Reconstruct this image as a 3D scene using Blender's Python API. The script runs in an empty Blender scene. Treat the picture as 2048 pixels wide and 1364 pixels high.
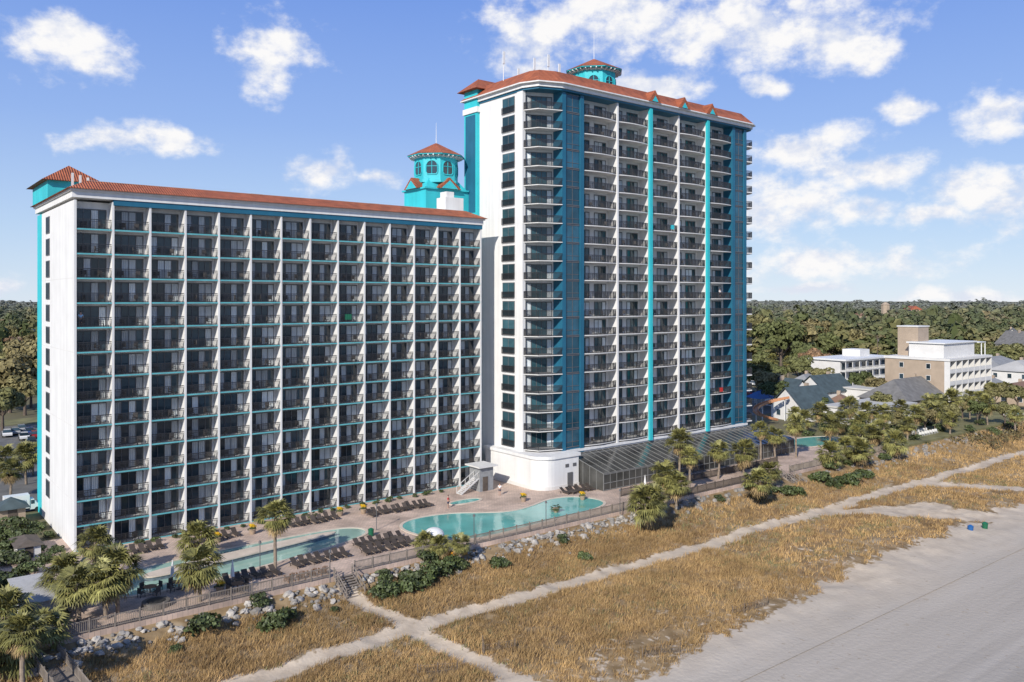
import bpy, math, random
import numpy as np
from mathutils import Vector, Matrix, noise
R=math.radians
random.seed(7); rng=np.random.default_rng(7)
scene=bpy.context.scene; COL=scene.collection
TH=R(38.46); CT,ST=math.cos(TH),math.sin(TH)
CAM=Vector((-18.8,-101.4,28.0)); F=1650.0; HOR=598.0
def G(px,py,z=0.0):
    Y=(CAM.z-z)*F/(py-HOR); X=(px-1024)/F*Y
    return Vector((CAM.x+X*CT+Y*ST, CAM.y-X*ST+Y*CT, z))
def D(px,Y,z=0.0):
    X=(px-1024)/F*Y
    return Vector((CAM.x+X*CT+Y*ST, CAM.y-X*ST+Y*CT, z))
ORD=['first','second','third','fourth','fifth','sixth','seventh','eighth','ninth','tenth','eleventh','twelfth','thirteenth','fourteenth','fifteenth','sixteenth','seventeenth','eighteenth','nineteenth','twentieth']+['%dth'%i for i in range(21,120)]
# ------------------------------------------------------------------ materials
def M(name,col,rough=.6,var=.15,scale=1.0,bump=0.0,metal=0,spec=.5,island=0.0,objr=0.0,streak=0.0,coat=0.0,bscale=None):
    m=bpy.data.materials.new(name); m.use_nodes=True; nt=m.node_tree; N=nt.nodes; L=nt.links
    b=N['Principled BSDF']; b.inputs['Roughness'].default_value=rough; b.inputs['Metallic'].default_value=metal
    b.inputs['Specular IOR Level'].default_value=spec; b.inputs['Coat Weight'].default_value=coat; b.inputs['Coat Roughness'].default_value=.05
    geo=N.new('ShaderNodeNewGeometry')
    nz=N.new('ShaderNodeTexNoise'); nz.inputs['Scale'].default_value=scale; nz.inputs['Detail'].default_value=4
    L.new(geo.outputs['Position'],nz.inputs['Vector'])
    mr=N.new('ShaderNodeMapRange'); mr.inputs[1].default_value=.3; mr.inputs[2].default_value=.7; mr.inputs[3].default_value=1-var; mr.inputs[4].default_value=1+var
    L.new(nz.outputs[0],mr.inputs[0]); cur=mr.outputs[0]
    def mul(sock,lo,hi,fmin=0,fmax=1):
        nonlocal cur
        r=N.new('ShaderNodeMapRange'); r.inputs[1].default_value=fmin; r.inputs[2].default_value=fmax; r.inputs[3].default_value=lo; r.inputs[4].default_value=hi
        L.new(sock,r.inputs[0]); mm=N.new('ShaderNodeMath'); mm.operation='MULTIPLY'; L.new(cur,mm.inputs[0]); L.new(r.outputs[0],mm.inputs[1]); cur=mm.outputs[0]
    if island: mul(geo.outputs['Random Per Island'],1-island,1+island)
    if objr:
        oi=N.new('ShaderNodeObjectInfo'); mul(oi.outputs['Random'],1-objr,1+objr)
    if streak:
        mp=N.new('ShaderNodeMapping'); mp.inputs['Scale'].default_value=(1.3,1.3,.05); L.new(geo.outputs['Position'],mp.inputs['Vector'])
        n2=N.new('ShaderNodeTexNoise'); n2.inputs['Scale'].default_value=1; n2.inputs['Detail'].default_value=4; L.new(mp.outputs[0],n2.inputs['Vector']); mul(n2.outputs[0],1-streak,1.0,.3,.62)
    vm=N.new('ShaderNodeVectorMath'); vm.operation='SCALE'; vm.inputs[0].default_value=col; L.new(cur,vm.inputs['Scale'])
    L.new(vm.outputs[0],b.inputs['Base Color'])
    if bump:
        n3=N.new('ShaderNodeTexNoise'); n3.inputs['Scale'].default_value=bscale or scale*6; n3.inputs['Detail'].default_value=3; L.new(geo.outputs['Position'],n3.inputs['Vector'])
        bp=N.new('ShaderNodeBump'); bp.inputs['Strength'].default_value=bump; bp.inputs['Distance'].default_value=.1; L.new(n3.outputs[0],bp.inputs['Height']); L.new(bp.outputs[0],b.inputs['Normal'])
    return m
def ramp_mat(name,stops,attr=None,rough=.8,island=.4,far=None):
    """colour picked per plant (attribute or object random), varied per leaf"""
    m=M(name,(1,1,1),rough,.2,.05,island=island,spec=.2); nt=m.node_tree; N=nt.nodes; L=nt.links; b=N['Principled BSDF']
    src=b.inputs['Base Color'].links[0].from_socket
    if attr: a=N.new('ShaderNodeAttribute'); a.attribute_name=attr; f=a.outputs['Fac']
    else: f=N.new('ShaderNodeObjectInfo').outputs['Random']
    r=N.new('ShaderNodeValToRGB'); e=r.color_ramp.elements
    while len(e)<len(stops): e.new(.5)
    for i,(p,c) in enumerate(stops): e[i].position=p; e[i].color=(*c,1)
    L.new(f,r.inputs[0]); x=N.new('ShaderNodeMix'); x.data_type='RGBA'; x.blend_type='MULTIPLY'; x.inputs[0].default_value=1; L.new(src,x.inputs[6]); L.new(r.outputs[0],x.inputs[7]); out=x.outputs[2]
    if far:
        a2=N.new('ShaderNodeAttribute'); a2.attribute_name='far'; y=N.new('ShaderNodeMix'); y.data_type='RGBA'; L.new(a2.outputs['Fac'],y.inputs[0]); L.new(out,y.inputs[6]); y.inputs[7].default_value=(*far,1); out=y.outputs[2]  # aerial haze painted into the leaf colour, weighted by the far attribute
    L.new(out,b.inputs['Base Color']); return m
white=M('white_stucco',(.735,.73,.72),.75,.04,.4,streak=.12)
offw=M('offwhite_paint',(.64,.63,.61),.7,.06,.6)
turq=M('turquoise_paint',(.035,.50,.56),.6,.06,.5,streak=.12)
edgem=M('muted_turquoise_edge',(.12,.44,.48),.6,.1,.5,streak=.15)
navy=M('deep_blue_paint',(.016,.125,.21),.5,.1,.5,streak=.1)
glass=M('dark_glass',(.030,.050,.064),.05,.3,.8,objr=.5)
matte_glass=M('shaded_window_glass',(.03,.04,.05),.5,.3,.8,spec=.1)
teal_glass=M('teal_glass',(.028,.074,.092),.06,.3,.5,objr=.45)
bay_glass=M('blue_bay_glass',(.018,.080,.125),.05,.3,.5,objr=.4)
curtm=M('curtain_behind_glass',(.49,.53,.55),.5,.1,1,coat=.4,objr=.4)
railm=M('bronze_rail',(.028,.028,.031),.4,.1,2)
framem=M('door_frame_grey',(.12,.12,.125),.5,.1,2)
greyroof=M('flat_roof_grey',(.42,.41,.39),.8,.12,.3)
darkroof=M('charcoal_shingle',(.16,.155,.15),.85,.22,.8)
tealroof=M('slate_teal_shingle',(.055,.08,.09),.8,.22,.8)
tan=M('tan_brick',(.38,.30,.225),.8,.1,.5)
wood=M('weathered_wood',(.235,.20,.17),.85,.25,1.5)
dwood=M('dark_wood',(.10,.08,.065),.8,.25,1.5)
bwood=M('brown_wood',(.19,.10,.05),.7,.2,1.5)
loungem=M('lounger_brown',(.07,.055,.046),.6,.15,2,objr=.35)
asphalt=M('asphalt',(.14,.135,.125),.9,.2,.5)
lawnm=M('lawn_grass',(.17,.16,.07),.9,.35,.3,.2,bscale=6)
coping=M('coping_stone',(.60,.51,.42),.7,.12,1)
stone=M('riprap_stone',(.34,.315,.285),.9,.25,1.2,.4,objr=.35,bscale=4)
barkm=M('palm_bark',(.24,.19,.145),.9,.3,3)
tbark=M('tree_bark',(.12,.09,.07),.9,.3,3)
palmm=M('palm_frond',(.205,.195,.062),.6,.25,.8,island=.5,objr=.25)
palmdry=M('palm_dry_frond',(.28,.20,.095),.8,.25,.8,island=.4)
shrubm=M('shrub_leaf',(.07,.092,.03),.6,.3,.6,island=.5,objr=.25)
TREE=[(0,(.075,.092,.034)),(.3,(.115,.127,.048)),(.55,(.16,.152,.064)),(.78,(.20,.168,.078)),(.92,(.24,.165,.085)),(1,(.26,.13,.07))]
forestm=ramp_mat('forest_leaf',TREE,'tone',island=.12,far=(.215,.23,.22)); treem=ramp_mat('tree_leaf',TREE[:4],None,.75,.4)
pinem=M('autumn_leaf',(.20,.12,.06),.75,.35,.25,island=.5,objr=.2)
yellowf=M('yellow_flower',(.75,.48,.02),.6,.2,3,island=.3)
orangef=M('croton_leaf',(.55,.24,.02),.6,.3,3,island=.5)
terra=M('clay_pot',(.36,.27,.19),.8,.15,3)
whitep=M('white_plastic',(.72,.72,.71),.4,.03,2)
fabric=M('white_canvas',(.42,.415,.41),.8,.08,2)
rubber=M('black_rubber',(.02,.02,.02),.8,.1,2)
greenp=M('green_plastic',(.01,.12,.06),.45,.1,2)
bluep=M('blue_plastic',(.015,.10,.30),.45,.1,2)
redp=M('red_paint',(.5,.03,.02),.5,.1,2)
orangep=M('orange_fibreglass',(.50,.24,.12),.4,.1,2)
skin=M('skin',(.45,.27,.2),.6,.05,5); hairm=M('hair',(.05,.03,.02),.7,.1,5)
shirt=M('pale_blue_cloth',(.35,.55,.7),.8,.05,5); shorts=M('navy_cloth',(.03,.04,.08),.8,.05,5); wshirt=M('white_cloth',(.75,.75,.75),.8,.05,5); rshirt=M('red_cloth',(.5,.05,.05),.8,.05,5)
lightm=M('lamp_lens',(.8,.8,.75),.2,.03,2)
carm=[M('car_paint_'+n,c,.3,.04,2,coat=.8) for n,c in (('white',(.7,.7,.7)),('silver',(.35,.36,.37)),('black',(.02,.02,.022)),('red',(.3,.02,.02)),('blue',(.03,.07,.2)))]
def tile_mat():
    m=M('red_roof_tile',(.40,.115,.05),.7,.25,.9); nt=m.node_tree; N=nt.nodes; L=nt.links; b=N['Principled BSDF']
    g=N.new('ShaderNodeNewGeometry'); bp=N.new('ShaderNodeBump'); bp.inputs['Strength'].default_value=.8; bp.inputs['Distance'].default_value=.12
    hs=[]
    for d,s in (('X',1.1),('Y',1.1),('Z',1.3)):
        w=N.new('ShaderNodeTexWave'); w.bands_direction=d; w.inputs['Scale'].default_value=s; L.new(g.outputs['Position'],w.inputs['Vector']); hs.append(w.outputs['Fac'])
    a=N.new('ShaderNodeMath'); L.new(hs[0],a.inputs[0]); L.new(hs[1],a.inputs[1]); a2=N.new('ShaderNodeMath'); L.new(a.outputs[0],a2.inputs[0]); L.new(hs[2],a2.inputs[1])
    L.new(a2.outputs[0],bp.inputs['Height']); L.new(bp.outputs[0],b.inputs['Normal']); return m
tile=tile_mat()
def deck_mat():
    m=bpy.data.materials.new('deck_pavers'); m.use_nodes=True; nt=m.node_tree; N=nt.nodes; L=nt.links; b=N['Principled BSDF']; b.inputs['Roughness'].default_value=.85
    g=N.new('ShaderNodeNewGeometry'); br=N.new('ShaderNodeTexBrick'); br.inputs['Scale'].default_value=1; br.inputs['Brick Width'].default_value=.45; br.inputs['Row Height'].default_value=.3; br.inputs['Mortar Size'].default_value=.02
    br.inputs['Color1'].default_value=(.60,.45,.36,1); br.inputs['Color2'].default_value=(.47,.36,.295,1); br.inputs['Mortar'].default_value=(.34,.275,.23,1); L.new(g.outputs['Position'],br.inputs['Vector'])
    n=N.new('ShaderNodeTexNoise'); n.inputs['Scale'].default_value=.3; n.inputs['Detail'].default_value=7; L.new(g.outputs['Position'],n.inputs['Vector'])
    r=N.new('ShaderNodeMapRange'); r.inputs[1].default_value=.3; r.inputs[2].default_value=.7; r.inputs[3].default_value=.68; r.inputs[4].default_value=1.22; L.new(n.outputs[0],r.inputs[0])
    v=N.new('ShaderNodeVectorMath'); v.operation='SCALE'; L.new(br.outputs[0],v.inputs[0]); L.new(r.outputs[0],v.inputs['Scale']); L.new(v.outputs[0],b.inputs['Base Color']); return m
deckm=deck_mat()
def water_mat(name,col): return M(name,col,.06,.16,.22,.14,bscale=1.5)
waterm=water_mat('pool_water_teal',(.13,.41,.37)); riverm=water_mat('river_water',(.32,.48,.40)); seam=water_mat('sea_water',(.03,.10,.13))
def ground_mat(name):
    m=bpy.data.materials.new(name); m.use_nodes=True; nt=m.node_tree; N=nt.nodes; L=nt.links; b=N['Principled BSDF']; b.inputs['Roughness'].default_value=.95; b.inputs['Specular IOR Level'].default_value=.15
    g=N.new('ShaderNodeNewGeometry')
    def nz(s,d=6,sc=None):
        n=N.new('ShaderNodeTexNoise'); n.inputs['Scale'].default_value=s; n.inputs['Detail'].default_value=d
        if sc:
            mp=N.new('ShaderNodeMapping'); mp.inputs['Scale'].default_value=sc; L.new(g.outputs['Position'],mp.inputs['Vector']); L.new(mp.outputs[0],n.inputs['Vector'])
        else: L.new(g.outputs['Position'],n.inputs['Vector'])
        return n.outputs[0]
    def mix(f,a,c):
        x=N.new('ShaderNodeMix'); x.data_type='RGBA'; L.new(f,x.inputs[0])
        for s,i in ((a,6),(c,7)):
            if hasattr(s,'node'): L.new(s,x.inputs[i])
            else: x.inputs[i].default_value=(*s,1)
        return x.outputs[2]
    def mr(s,a,c,lo=0,hi=1):
        r=N.new('ShaderNodeMapRange'); r.inputs[1].default_value=a; r.inputs[2].default_value=c; r.inputs[3].default_value=lo; r.inputs[4].default_value=hi; L.new(s,r.inputs[0]); return r.outputs[0]
    dry=mix(mr(nz(.5,7),.35,.65),(.45,.37,.285),(.61,.51,.395))
    flat=mix(mr(nz(1,6,(.03,.5,1)),.35,.7),(.43,.38,.32),(.50,.445,.38))
    sp=N.new('ShaderNodeSeparateXYZ'); L.new(g.outputs['Position'],sp.inputs[0])
    wob=N.new('ShaderNodeMath'); wob.operation='MULTIPLY_ADD'; L.new(nz(.08,4),wob.inputs[0]); wob.inputs[1].default_value=14; L.new(sp.outputs[1],wob.inputs[2])
    flat=mix(mr(wob.outputs[0],-51,-71),flat,mix(mr(nz(1,6,(.02,.8,1)),.35,.7),(.33,.30,.265),(.415,.38,.34)))
    sand=mix(mr(wob.outputs[0],-44,-54),dry,flat)
    gr=mix(mr(nz(.7,7),.35,.65),(.20,.137,.072),(.34,.245,.14)); gr=mix(mr(nz(.22,5),.58,.72),gr,(.41,.33,.23))
    at=N.new('ShaderNodeAttribute'); at.attribute_name='sand'
    a=N.new('ShaderNodeMath'); a.operation='ADD'; L.new(at.outputs['Fac'],a.inputs[0]); L.new(mr(nz(1.6,7),.3,.7,-.45,.45),a.inputs[1])
    out=mix(mr(a.outputs[0],.35,.65),gr,sand)
    L.new(out,b.inputs['Base Color'])
    bp=N.new('ShaderNodeBump'); bp.inputs['Strength'].default_value=.45; bp.inputs['Distance'].default_value=.14; L.new(nz(2.2,7),bp.inputs['Height']); L.new(bp.outputs[0],b.inputs['Normal'])
    return m
dunem=ground_mat('dune_ground')
inland=M('inland_ground',(.14,.125,.065),.95,.35,.03)
grassm=M('dune_grass_blade',(.385,.255,.115),.85,.4,.16,island=.38,spec=.2)
grass2=M('dune_brown_blade',(.26,.165,.085),.85,.35,.2,island=.38,spec=.2)
grassg=M('dune_green_blade',(.19,.18,.08),.8,.3,.2,island=.4)
scrubm=M('dark_scrub_leaf',(.13,.105,.045),.8,.4,.1,island=.5)
# ------------------------------------------------------------------ mesh helpers
class MB:
    def __init__(s): s.v=[]; s.f=[]
    def add(s,vs,fs):
        n=len(s.v); s.v+=[tuple(p) for p in vs]; s.f+=[tuple(i+n for i in f) for f in fs]; return s
    def box(s,x0,x1,y0,y1,z0,z1):
        return s.add([(x0,y0,z0),(x1,y0,z0),(x1,y1,z0),(x0,y1,z0),(x0,y0,z1),(x1,y0,z1),(x1,y1,z1),(x0,y1,z1)],[(0,3,2,1),(4,5,6,7),(0,1,5,4),(1,2,6,5),(2,3,7,6),(3,0,4,7)])
    def prism(s,poly,z0,z1,top=None):
        n=len(poly); top=top or poly
        return s.add([(x,y,z0) for x,y in poly]+[(x,y,z1) for x,y in top],[tuple(range(n-1,-1,-1)),tuple(range(n,2*n))]+[(i,(i+1)%n,n+(i+1)%n,n+i) for i in range(n)])
    def cyl(s,x,y,z0,z1,r0,r1=None,n=10,ph=0):
        r1=r0 if r1 is None else r1
        p=lambda r:[(x+r*math.cos(ph+2*math.pi*i/n),y+r*math.sin(ph+2*math.pi*i/n)) for i in range(n)]
        return s.prism(p(r0),z0,z1,p(max(r1,.002)))
    def bar(s,p,q,w,h=None):
        p=Vector(p);q=Vector(q);h=h or w; d=(q-p).normalized(); up=Vector((0,0,1)) if abs(d.z)<.95 else Vector((1,0,0))
        a=d.cross(up).normalized()*w/2; b=a.cross(d).normalized()*h/2
        return s.add([p-a-b,p+a-b,p+a+b,p-a+b,q-a-b,q+a-b,q+a+b,q-a+b],[(0,3,2,1),(4,5,6,7),(0,1,5,4),(1,2,6,5),(2,3,7,6),(3,0,4,7)])
    def merge(s,o,off=(0,0,0),rz=0):
        c,sn=math.cos(rz),math.sin(rz)
        return s.add([(x*c-y*sn+off[0],x*sn+y*c+off[1],z+off[2]) for x,y,z in o.v],o.f)
    def mesh(s,name,mat,smooth=False):
        me=bpy.data.meshes.new(name); me.from_pydata(s.v,[],s.f); me.update()
        if mat: me.materials.append(mat)
        if smooth: me.polygons.foreach_set('use_smooth',[True]*len(me.polygons))
        return me
    def build(s,name,mat,parent=None,loc=(0,0,0),smooth=False): return link(name,s.mesh(name,mat,smooth),parent,loc)
def link(name,me,parent=None,loc=(0,0,0)):
    o=bpy.data.objects.new(name,me); COL.objects.link(o); o.location=loc
    if parent: o.parent=parent
    return o
def np_mesh(name,v,faces,mat):
    me=bpy.data.meshes.new(name); k=faces.shape[1]; nf=len(faces)
    me.vertices.add(len(v)); me.vertices.foreach_set('co',np.ascontiguousarray(v,dtype=np.float32).ravel())
    me.loops.add(nf*k); me.loops.foreach_set('vertex_index',np.ascontiguousarray(faces,dtype=np.int32).ravel())
    me.polygons.add(nf); me.polygons.foreach_set('loop_start',np.arange(0,nf*k,k,dtype=np.int32)); me.polygons.foreach_set('loop_total',np.full(nf,k,dtype=np.int32))
    me.materials.append(mat); me.update(calc_edges=True); me.validate(); return me
def thing(name,label,cat,loc=(0,0,0),rz=0,group=None):
    o=bpy.data.objects.new(name,None); COL.objects.link(o); o.location=loc; o.rotation_euler=(0,0,rz); o.empty_display_size=.3
    o['label']=label; o['category']=cat
    if group: o['group']=group
    return o
def tag(o,label,cat,group=None):
    o['label']=label; o['category']=cat
    if group: o['group']=group
    return o
def struct(o): o['kind']='structure'; return o
def stuff(o): o['kind']='stuff'; return o
def kids(o): return [c for c in bpy.data.objects if c.parent==o]
def dup(root,loc,rz=0,sc=None,label=None,group=None,ch=None):
    r=root.copy(); COL.objects.link(r); r.location=loc; r.rotation_euler=(0,0,rz)
    if sc: r.scale=(sc,sc,sc)
    if label: r['label']=label
    if group: r['group']=group
    for c in (ch if ch is not None else kids(root)):
        d=c.copy(); COL.objects.link(d); d.parent=r
        for g in (kids(c) if ch is None else []):
            e=g.copy(); COL.objects.link(e); e.parent=d
    return r
def offset(poly,d):  # inset CCW polygon by d
    n=len(poly); out=[]
    for i in range(n):
        p0,p1,p2=Vector(poly[i-1]),Vector(poly[i]),Vector(poly[(i+1)%n])
        e1=(p1-p0).normalized(); e2=(p2-p1).normalized(); n1=Vector((-e1.y,e1.x)); n2=Vector((-e2.y,e2.x))
        b=(n1+n2); k=b.length_squared
        out.append(tuple(p1+b*(2*d/k) if k>1e-6 else p1))
    return out
def rail(mb,pts,z=0,h=1.07,sp=.12,w=.034):
    for a,b in zip(pts,pts[1:]):
        A=Vector((a[0],a[1],z)); B=Vector((b[0],b[1],z))
        for hz,t in ((h,.075),(h-.22,.035),(.09,.05)): mb.bar(A+Vector((0,0,hz)),B+Vector((0,0,hz)),.05,t)
        n=max(1,int((B-A).length/sp))
        for i in range(n):
            p=A.lerp(B,i/n); ww=w*1.7 if i==0 else w
            mb.box(p.x-ww/2,p.x+ww/2,p.y-ww/2,p.y+ww/2,z,z+h)
    return mb
def hip(mb,x0,x1,y0,y1,z0,z1,ov=.5):
    x0-=ov;x1+=ov;y0-=ov;y1+=ov; w=min(x1-x0,y1-y0)/2; mx,my=(x0+x1)/2,(y0+y1)/2
    if x1-x0>y1-y0: a,b=(x0+w*.9,my,z1),(x1-w*.9,my,z1); f=[(0,1,5,4),(1,2,5),(2,3,4,5),(3,0,4)]
    else: a,b=(mx,y0+w*.9,z1),(mx,y1-w*.9,z1); f=[(0,1,4),(1,2,5,4),(2,3,5),(3,0,4,5)]
    mb.add([(x0,y0,z0),(x1,y0,z0),(x1,y1,z0),(x0,y1,z0),a,b],f+[(3,2,1,0)]); return mb
# ------------------------------------------------------------------ door assemblies
def zig(mb,x0,x1,y,z0,z1,n=7,amp=.06):
    vs=[];fs=[]
    for i in range(n+1):
        x=x0+(x1-x0)*i/n; yy=y+(amp if i%2 else 0); vs+=[(x,yy,z0),(x,yy,z1)]
    for i in range(n): fs.append((2*i,2*i+2,2*i+3,2*i+1))
    mb.add(vs,fs)
def door_set(groups,curt,y,z0=.05,z1=2.3):
    """groups: runs of panes [(x0,seg,n)]; returns the frame, one pane per run, one curtain per run of drawn segments"""
    fr=MB(); pa=[]; cu=[]; k=0
    for (x0,s,n) in groups:
        for i in range(n+1): fr.box(x0+i*s-.035,x0+i*s+.035,y-.09,y-.004,z0,z1)
        fr.box(x0-.03,x0+s*n+.03,y-.08,y-.006,z1-.07,z1+.05); fr.box(x0-.03,x0+s*n+.03,y-.08,y-.006,z0-.04,z0+.07)
        pa.append(MB().box(x0+.03,x0+s*n-.03,y-.022,y-.007,z0+.06,z1-.06))
        i=0
        while i<n:
            if k+i in curt:
                j=i
                while j<n and k+j in curt: j+=1
                c=MB(); zig(c,x0+i*s+.05,x0+j*s-.05,y-.075,z0+.08,z1-.08,7*(j-i),.045); cu.append(c); i=j
            else: i+=1
        k+=n
    return fr,pa,cu
def door_meshes(d,gl,fn='sliding_door'): return (d[0].mesh(fn,framem),[p.mesh('pane',gl) for p in d[1]],[c.mesh('curtain',curtm) for c in d[2]])
def place_door(v,parent,loc,name='sliding_door'):
    d=link(name,v[0],parent,loc)
    for p in v[1]: link('pane',p,d)
    for c in v[2]: link('curtain',c,d)
    return d
# ================================================================== HOTEL A (long slab)
NB,NF=14,14; BW=55.8/NB; FH=2.75; DEP=23.5
A=thing('hotel_building','long white fourteen storey hotel block with turquoise balcony edges, left of the taller tower','building')
MB().box(0,55.8,1.6,20.3,-.5,39.0).build('wall',white,A)
MB().box(-.03,55.8,20.303,DEP,-.5,39.0).build('corner_pier',turq,A)
for i in range(NB+1):
    x=i*BW; w=.115 if 0<i<NB else .24
    x0=max(0,x-w); x1=min(55.8,x+w)
    MB().box(x0,x1,-.02,1.597,-.3,38.98).build('column',white,A)
for k in range(NF):
    z=.1+k*FH
    s=MB().box(.1,55.7,.05,1.59,z-.16,z).build('floor_slab',white,A)
    MB().box(.12,55.68,.015,.047,z-.14,z+.02).build('edge_band',edgem,s)
railA=rail(MB(),[(.16,.10),(1.35,.10),(2.65,.10),(BW-.16,.10)])
railA_me=railA.mesh('balcony_railing',railm)
varsA=[door_set([(.42,.79,4)],c,1.6) for c in ([2],[2,3],[1],[0,3],[3],[0,2],[1,2])]
varsA_me=[door_meshes(v,glass) for v in varsA]
WA=[0,0,0,1,1,2,3,4,5,6]
restR,restF,restP,restC=MB(),MB(),MB(),MB()
for k in range(NF):
    for i in range(NB):
        loc=(i*BW,0,.1+k*FH); v=random.choice(WA)
        if i<7:
            link('balcony_railing',railA_me,A,loc); place_door(varsA_me[v],A,loc)
        else:
            restR.merge(railA,loc); restF.merge(varsA[v][0],loc)
            for p in varsA[v][1]: restP.merge(p,loc)
            for c in varsA[v][2]: restC.merge(c,loc)
stuff(restR.build('balcony_railing',railm,A)); d=stuff(restF.build('sliding_door',framem,A)); stuff(restP.build('pane',glass,d)); stuff(restC.build('curtain',curtm,d))
wf=MB().box(-.08,-.003,14.6,17.0,0,2.1).mesh('window',framem); wp=MB().box(-.10,-.081,14.75,16.85,.1,2.0).mesh('pane',matte_glass)
for k in range(1,NF):
    w=link('window',wf,A,(0,0,.45+k*FH)); link('pane',wp,w)
j=MB()
for k in range(2,NF,3): j.box(-.012,-.002,.3,20.2,.1+k*FH-.03,.1+k*FH+.03)
j.build('wall_joint',offw,A)
MB().box(4.0,55.9,-.10,.6,38.62,39.25).build('blue_band',navy,A)
MB().box(-.25,56.0,-.22,DEP+.2,39.253,39.95).build('cornice',white,A)
MB().box(-.45,56.2,-.42,DEP+.4,39.953,40.2).build('cornice_moulding',white,A)
foot=[(-.8,-.8),(56.5,-.8),(56.5,DEP+.8),(-.8,DEP+.8)]
MB().prism(foot,40.2,41.4,offset(foot,2.4)).build('roof',tile,A)
MB().box(1.7,54,1.7,DEP-1.8,41.35,41.45).build('roof_deck',greyroof,A)
MB().box(-.5,5.0,13,24,40.3,42.6).build('penthouse',turq,A)
hip(MB(),-.5,5.0,13,24,42.6,44.9,.7).build('penthouse_roof',tile,A)
for q in range(3):
    MB().box(.5+q*.8,.75+q*.8,4.2,4.32,40.8,42.5-.2*q).build('antenna_panel',offw,A)
# ---- octagonal cupolas
def octo(cx,cy,r,n=8,ph=math.pi/8): return [(cx+r*math.cos(ph+2*math.pi*i/n),cy+r*math.sin(ph+2*math.pi*i/n)) for i in range(n)]
def cupola(parent,cx,cy,r,z0,ze,za,winz,wr,arch=.0,sp=3.4):
    d=MB().prism(octo(cx,cy,r),z0,ze).build('cupola',turq,parent)
    MB().prism(octo(cx,cy,r+.28),z0+.02,z0+.45).build('base_moulding',turq,d)
    MB().prism(octo(cx,cy,r+.2),ze-.3,ze-.02).build('eave_moulding',white,d)
    dm=MB()
    for i in range(32):
        a=2*math.pi*(i+.5)/32; dm.bar((cx+(r-.1)*math.cos(a),cy+(r-.1)*math.sin(a),ze-.3),(cx+(r+.75)*math.cos(a),cy+(r+.75)*math.sin(a),ze-.1),.16,.2)
    dm.build('eave_bracket',white,d)
    MB().prism(octo(cx,cy,r+1.1),ze,ze+.14).build('eave',turq,d)
    MB().prism(octo(cx,cy,r+1.2),ze+.14,za,octo(cx,cy,.2)).build('roof',tile,d)
    MB().cyl(cx,cy,za-.2,za+sp,.06,.02,6).build('spire',whitep,d)
    ri=r*math.cos(math.pi/8); N_=20
    for i in range(8):
        a=math.pi/4*i; n=Vector((math.cos(a),math.sin(a),0)); t=Vector((-n.y,n.x,0)); c=Vector((cx,cy,winz))+n*(ri+.01)
        def P(rr,an,o): 
            s_=math.sin(an)
            if s_<-.01 and arch:
                cx_=math.cos(an); k_=1/max(abs(cx_),abs(s_)); return c+t*rr*cx_*k_+Vector((0,0,1))*(rr*s_*k_-0)*(1+arch)+n*o
            return c+t*rr*math.cos(an)+Vector((0,0,1))*rr*s_+n*o
        MB().add([P(wr,2*math.pi*q/N_,.02) for q in range(N_)],[tuple(range(N_))]).build('window_pane',glass,d)
        fr=MB()
        for q in range(N_): fr.bar(P(wr,2*math.pi*q/N_,.05),P(wr,2*math.pi*(q+1)/N_,.05),.14,.14)
        fr.bar(P(wr,0,.05),P(wr,math.pi,.05),.08); fr.bar(P(wr,math.pi/2,.05),P(wr,-math.pi/2,.05),.08); fr.build('window_frame',turq,d)
    return d
MB().box(51.2,59.45,8.5,15,40.9,45.4).build('cupola_base',turq,A)
MB().box(50.9,59.3,8.2,15.3,45.4,45.65).build('base_cornice',turq,A)
MB().prism([(51.3,8.6),(59.2,8.6),(59.2,14.9),(51.3,14.9)],45.65,47.3,[(52.6,9.8),(58,9.8),(58,13.8),(52.6,13.8)]).build('base_roof',turq,A)
for (a,b,ax) in ((50.8,11.8,0),(55.3,8.1,1)):
    g=MB()
    if ax: g.add([(a-2.2,b-.3,45.6),(a+2.2,b-.3,45.6),(a,b-.3,47.4),(a-2.2,b+3,45.6),(a+2.2,b+3,45.6),(a,b+3,47.4)],[(0,1,2),(3,5,4),(0,2,5,3),(1,4,5,2),(0,3,4,1)])
    else: g.add([(a-.3,b-2.2,45.6),(a-.3,b+2.2,45.6),(a-.3,b,47.4),(a+3,b-2.2,45.6),(a+3,b+2.2,45.6),(a+3,b,47.4)],[(0,2,1),(3,4,5),(0,3,5,2),(1,2,5,4),(0,1,4,3)])
    g.build('dormer_roof',tile,A)
    g=MB()
    if ax: g.add([(a-1.6,b-.33,45.6),(a+1.6,b-.33,45.6),(a,b-.33,46.95)],[(0,1,2)])
    else: g.add([(a-.33,b-1.6,45.6),(a-.33,b+1.6,45.6),(a-.33,b,46.95)],[(0,2,1)])
    g.build('dormer_gable',turq,A)
cupola(A,55.3,11.8,3.6,46.6,51.0,53.4,49.2,.95,.35)
MB().box(51.6,54.9,3.5,6.0,41.4,43.6).build('plant_room',white,A)
MB().box(52.0,53.4,3.9,5.6,43.603,44.5).build('plant_room_vent',white,A)
for i in range(4): MB().box(14+i*9,15.6+i*9,8,9.4,41.45,42.3).build('roof_unit',greyroof,A)
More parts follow.
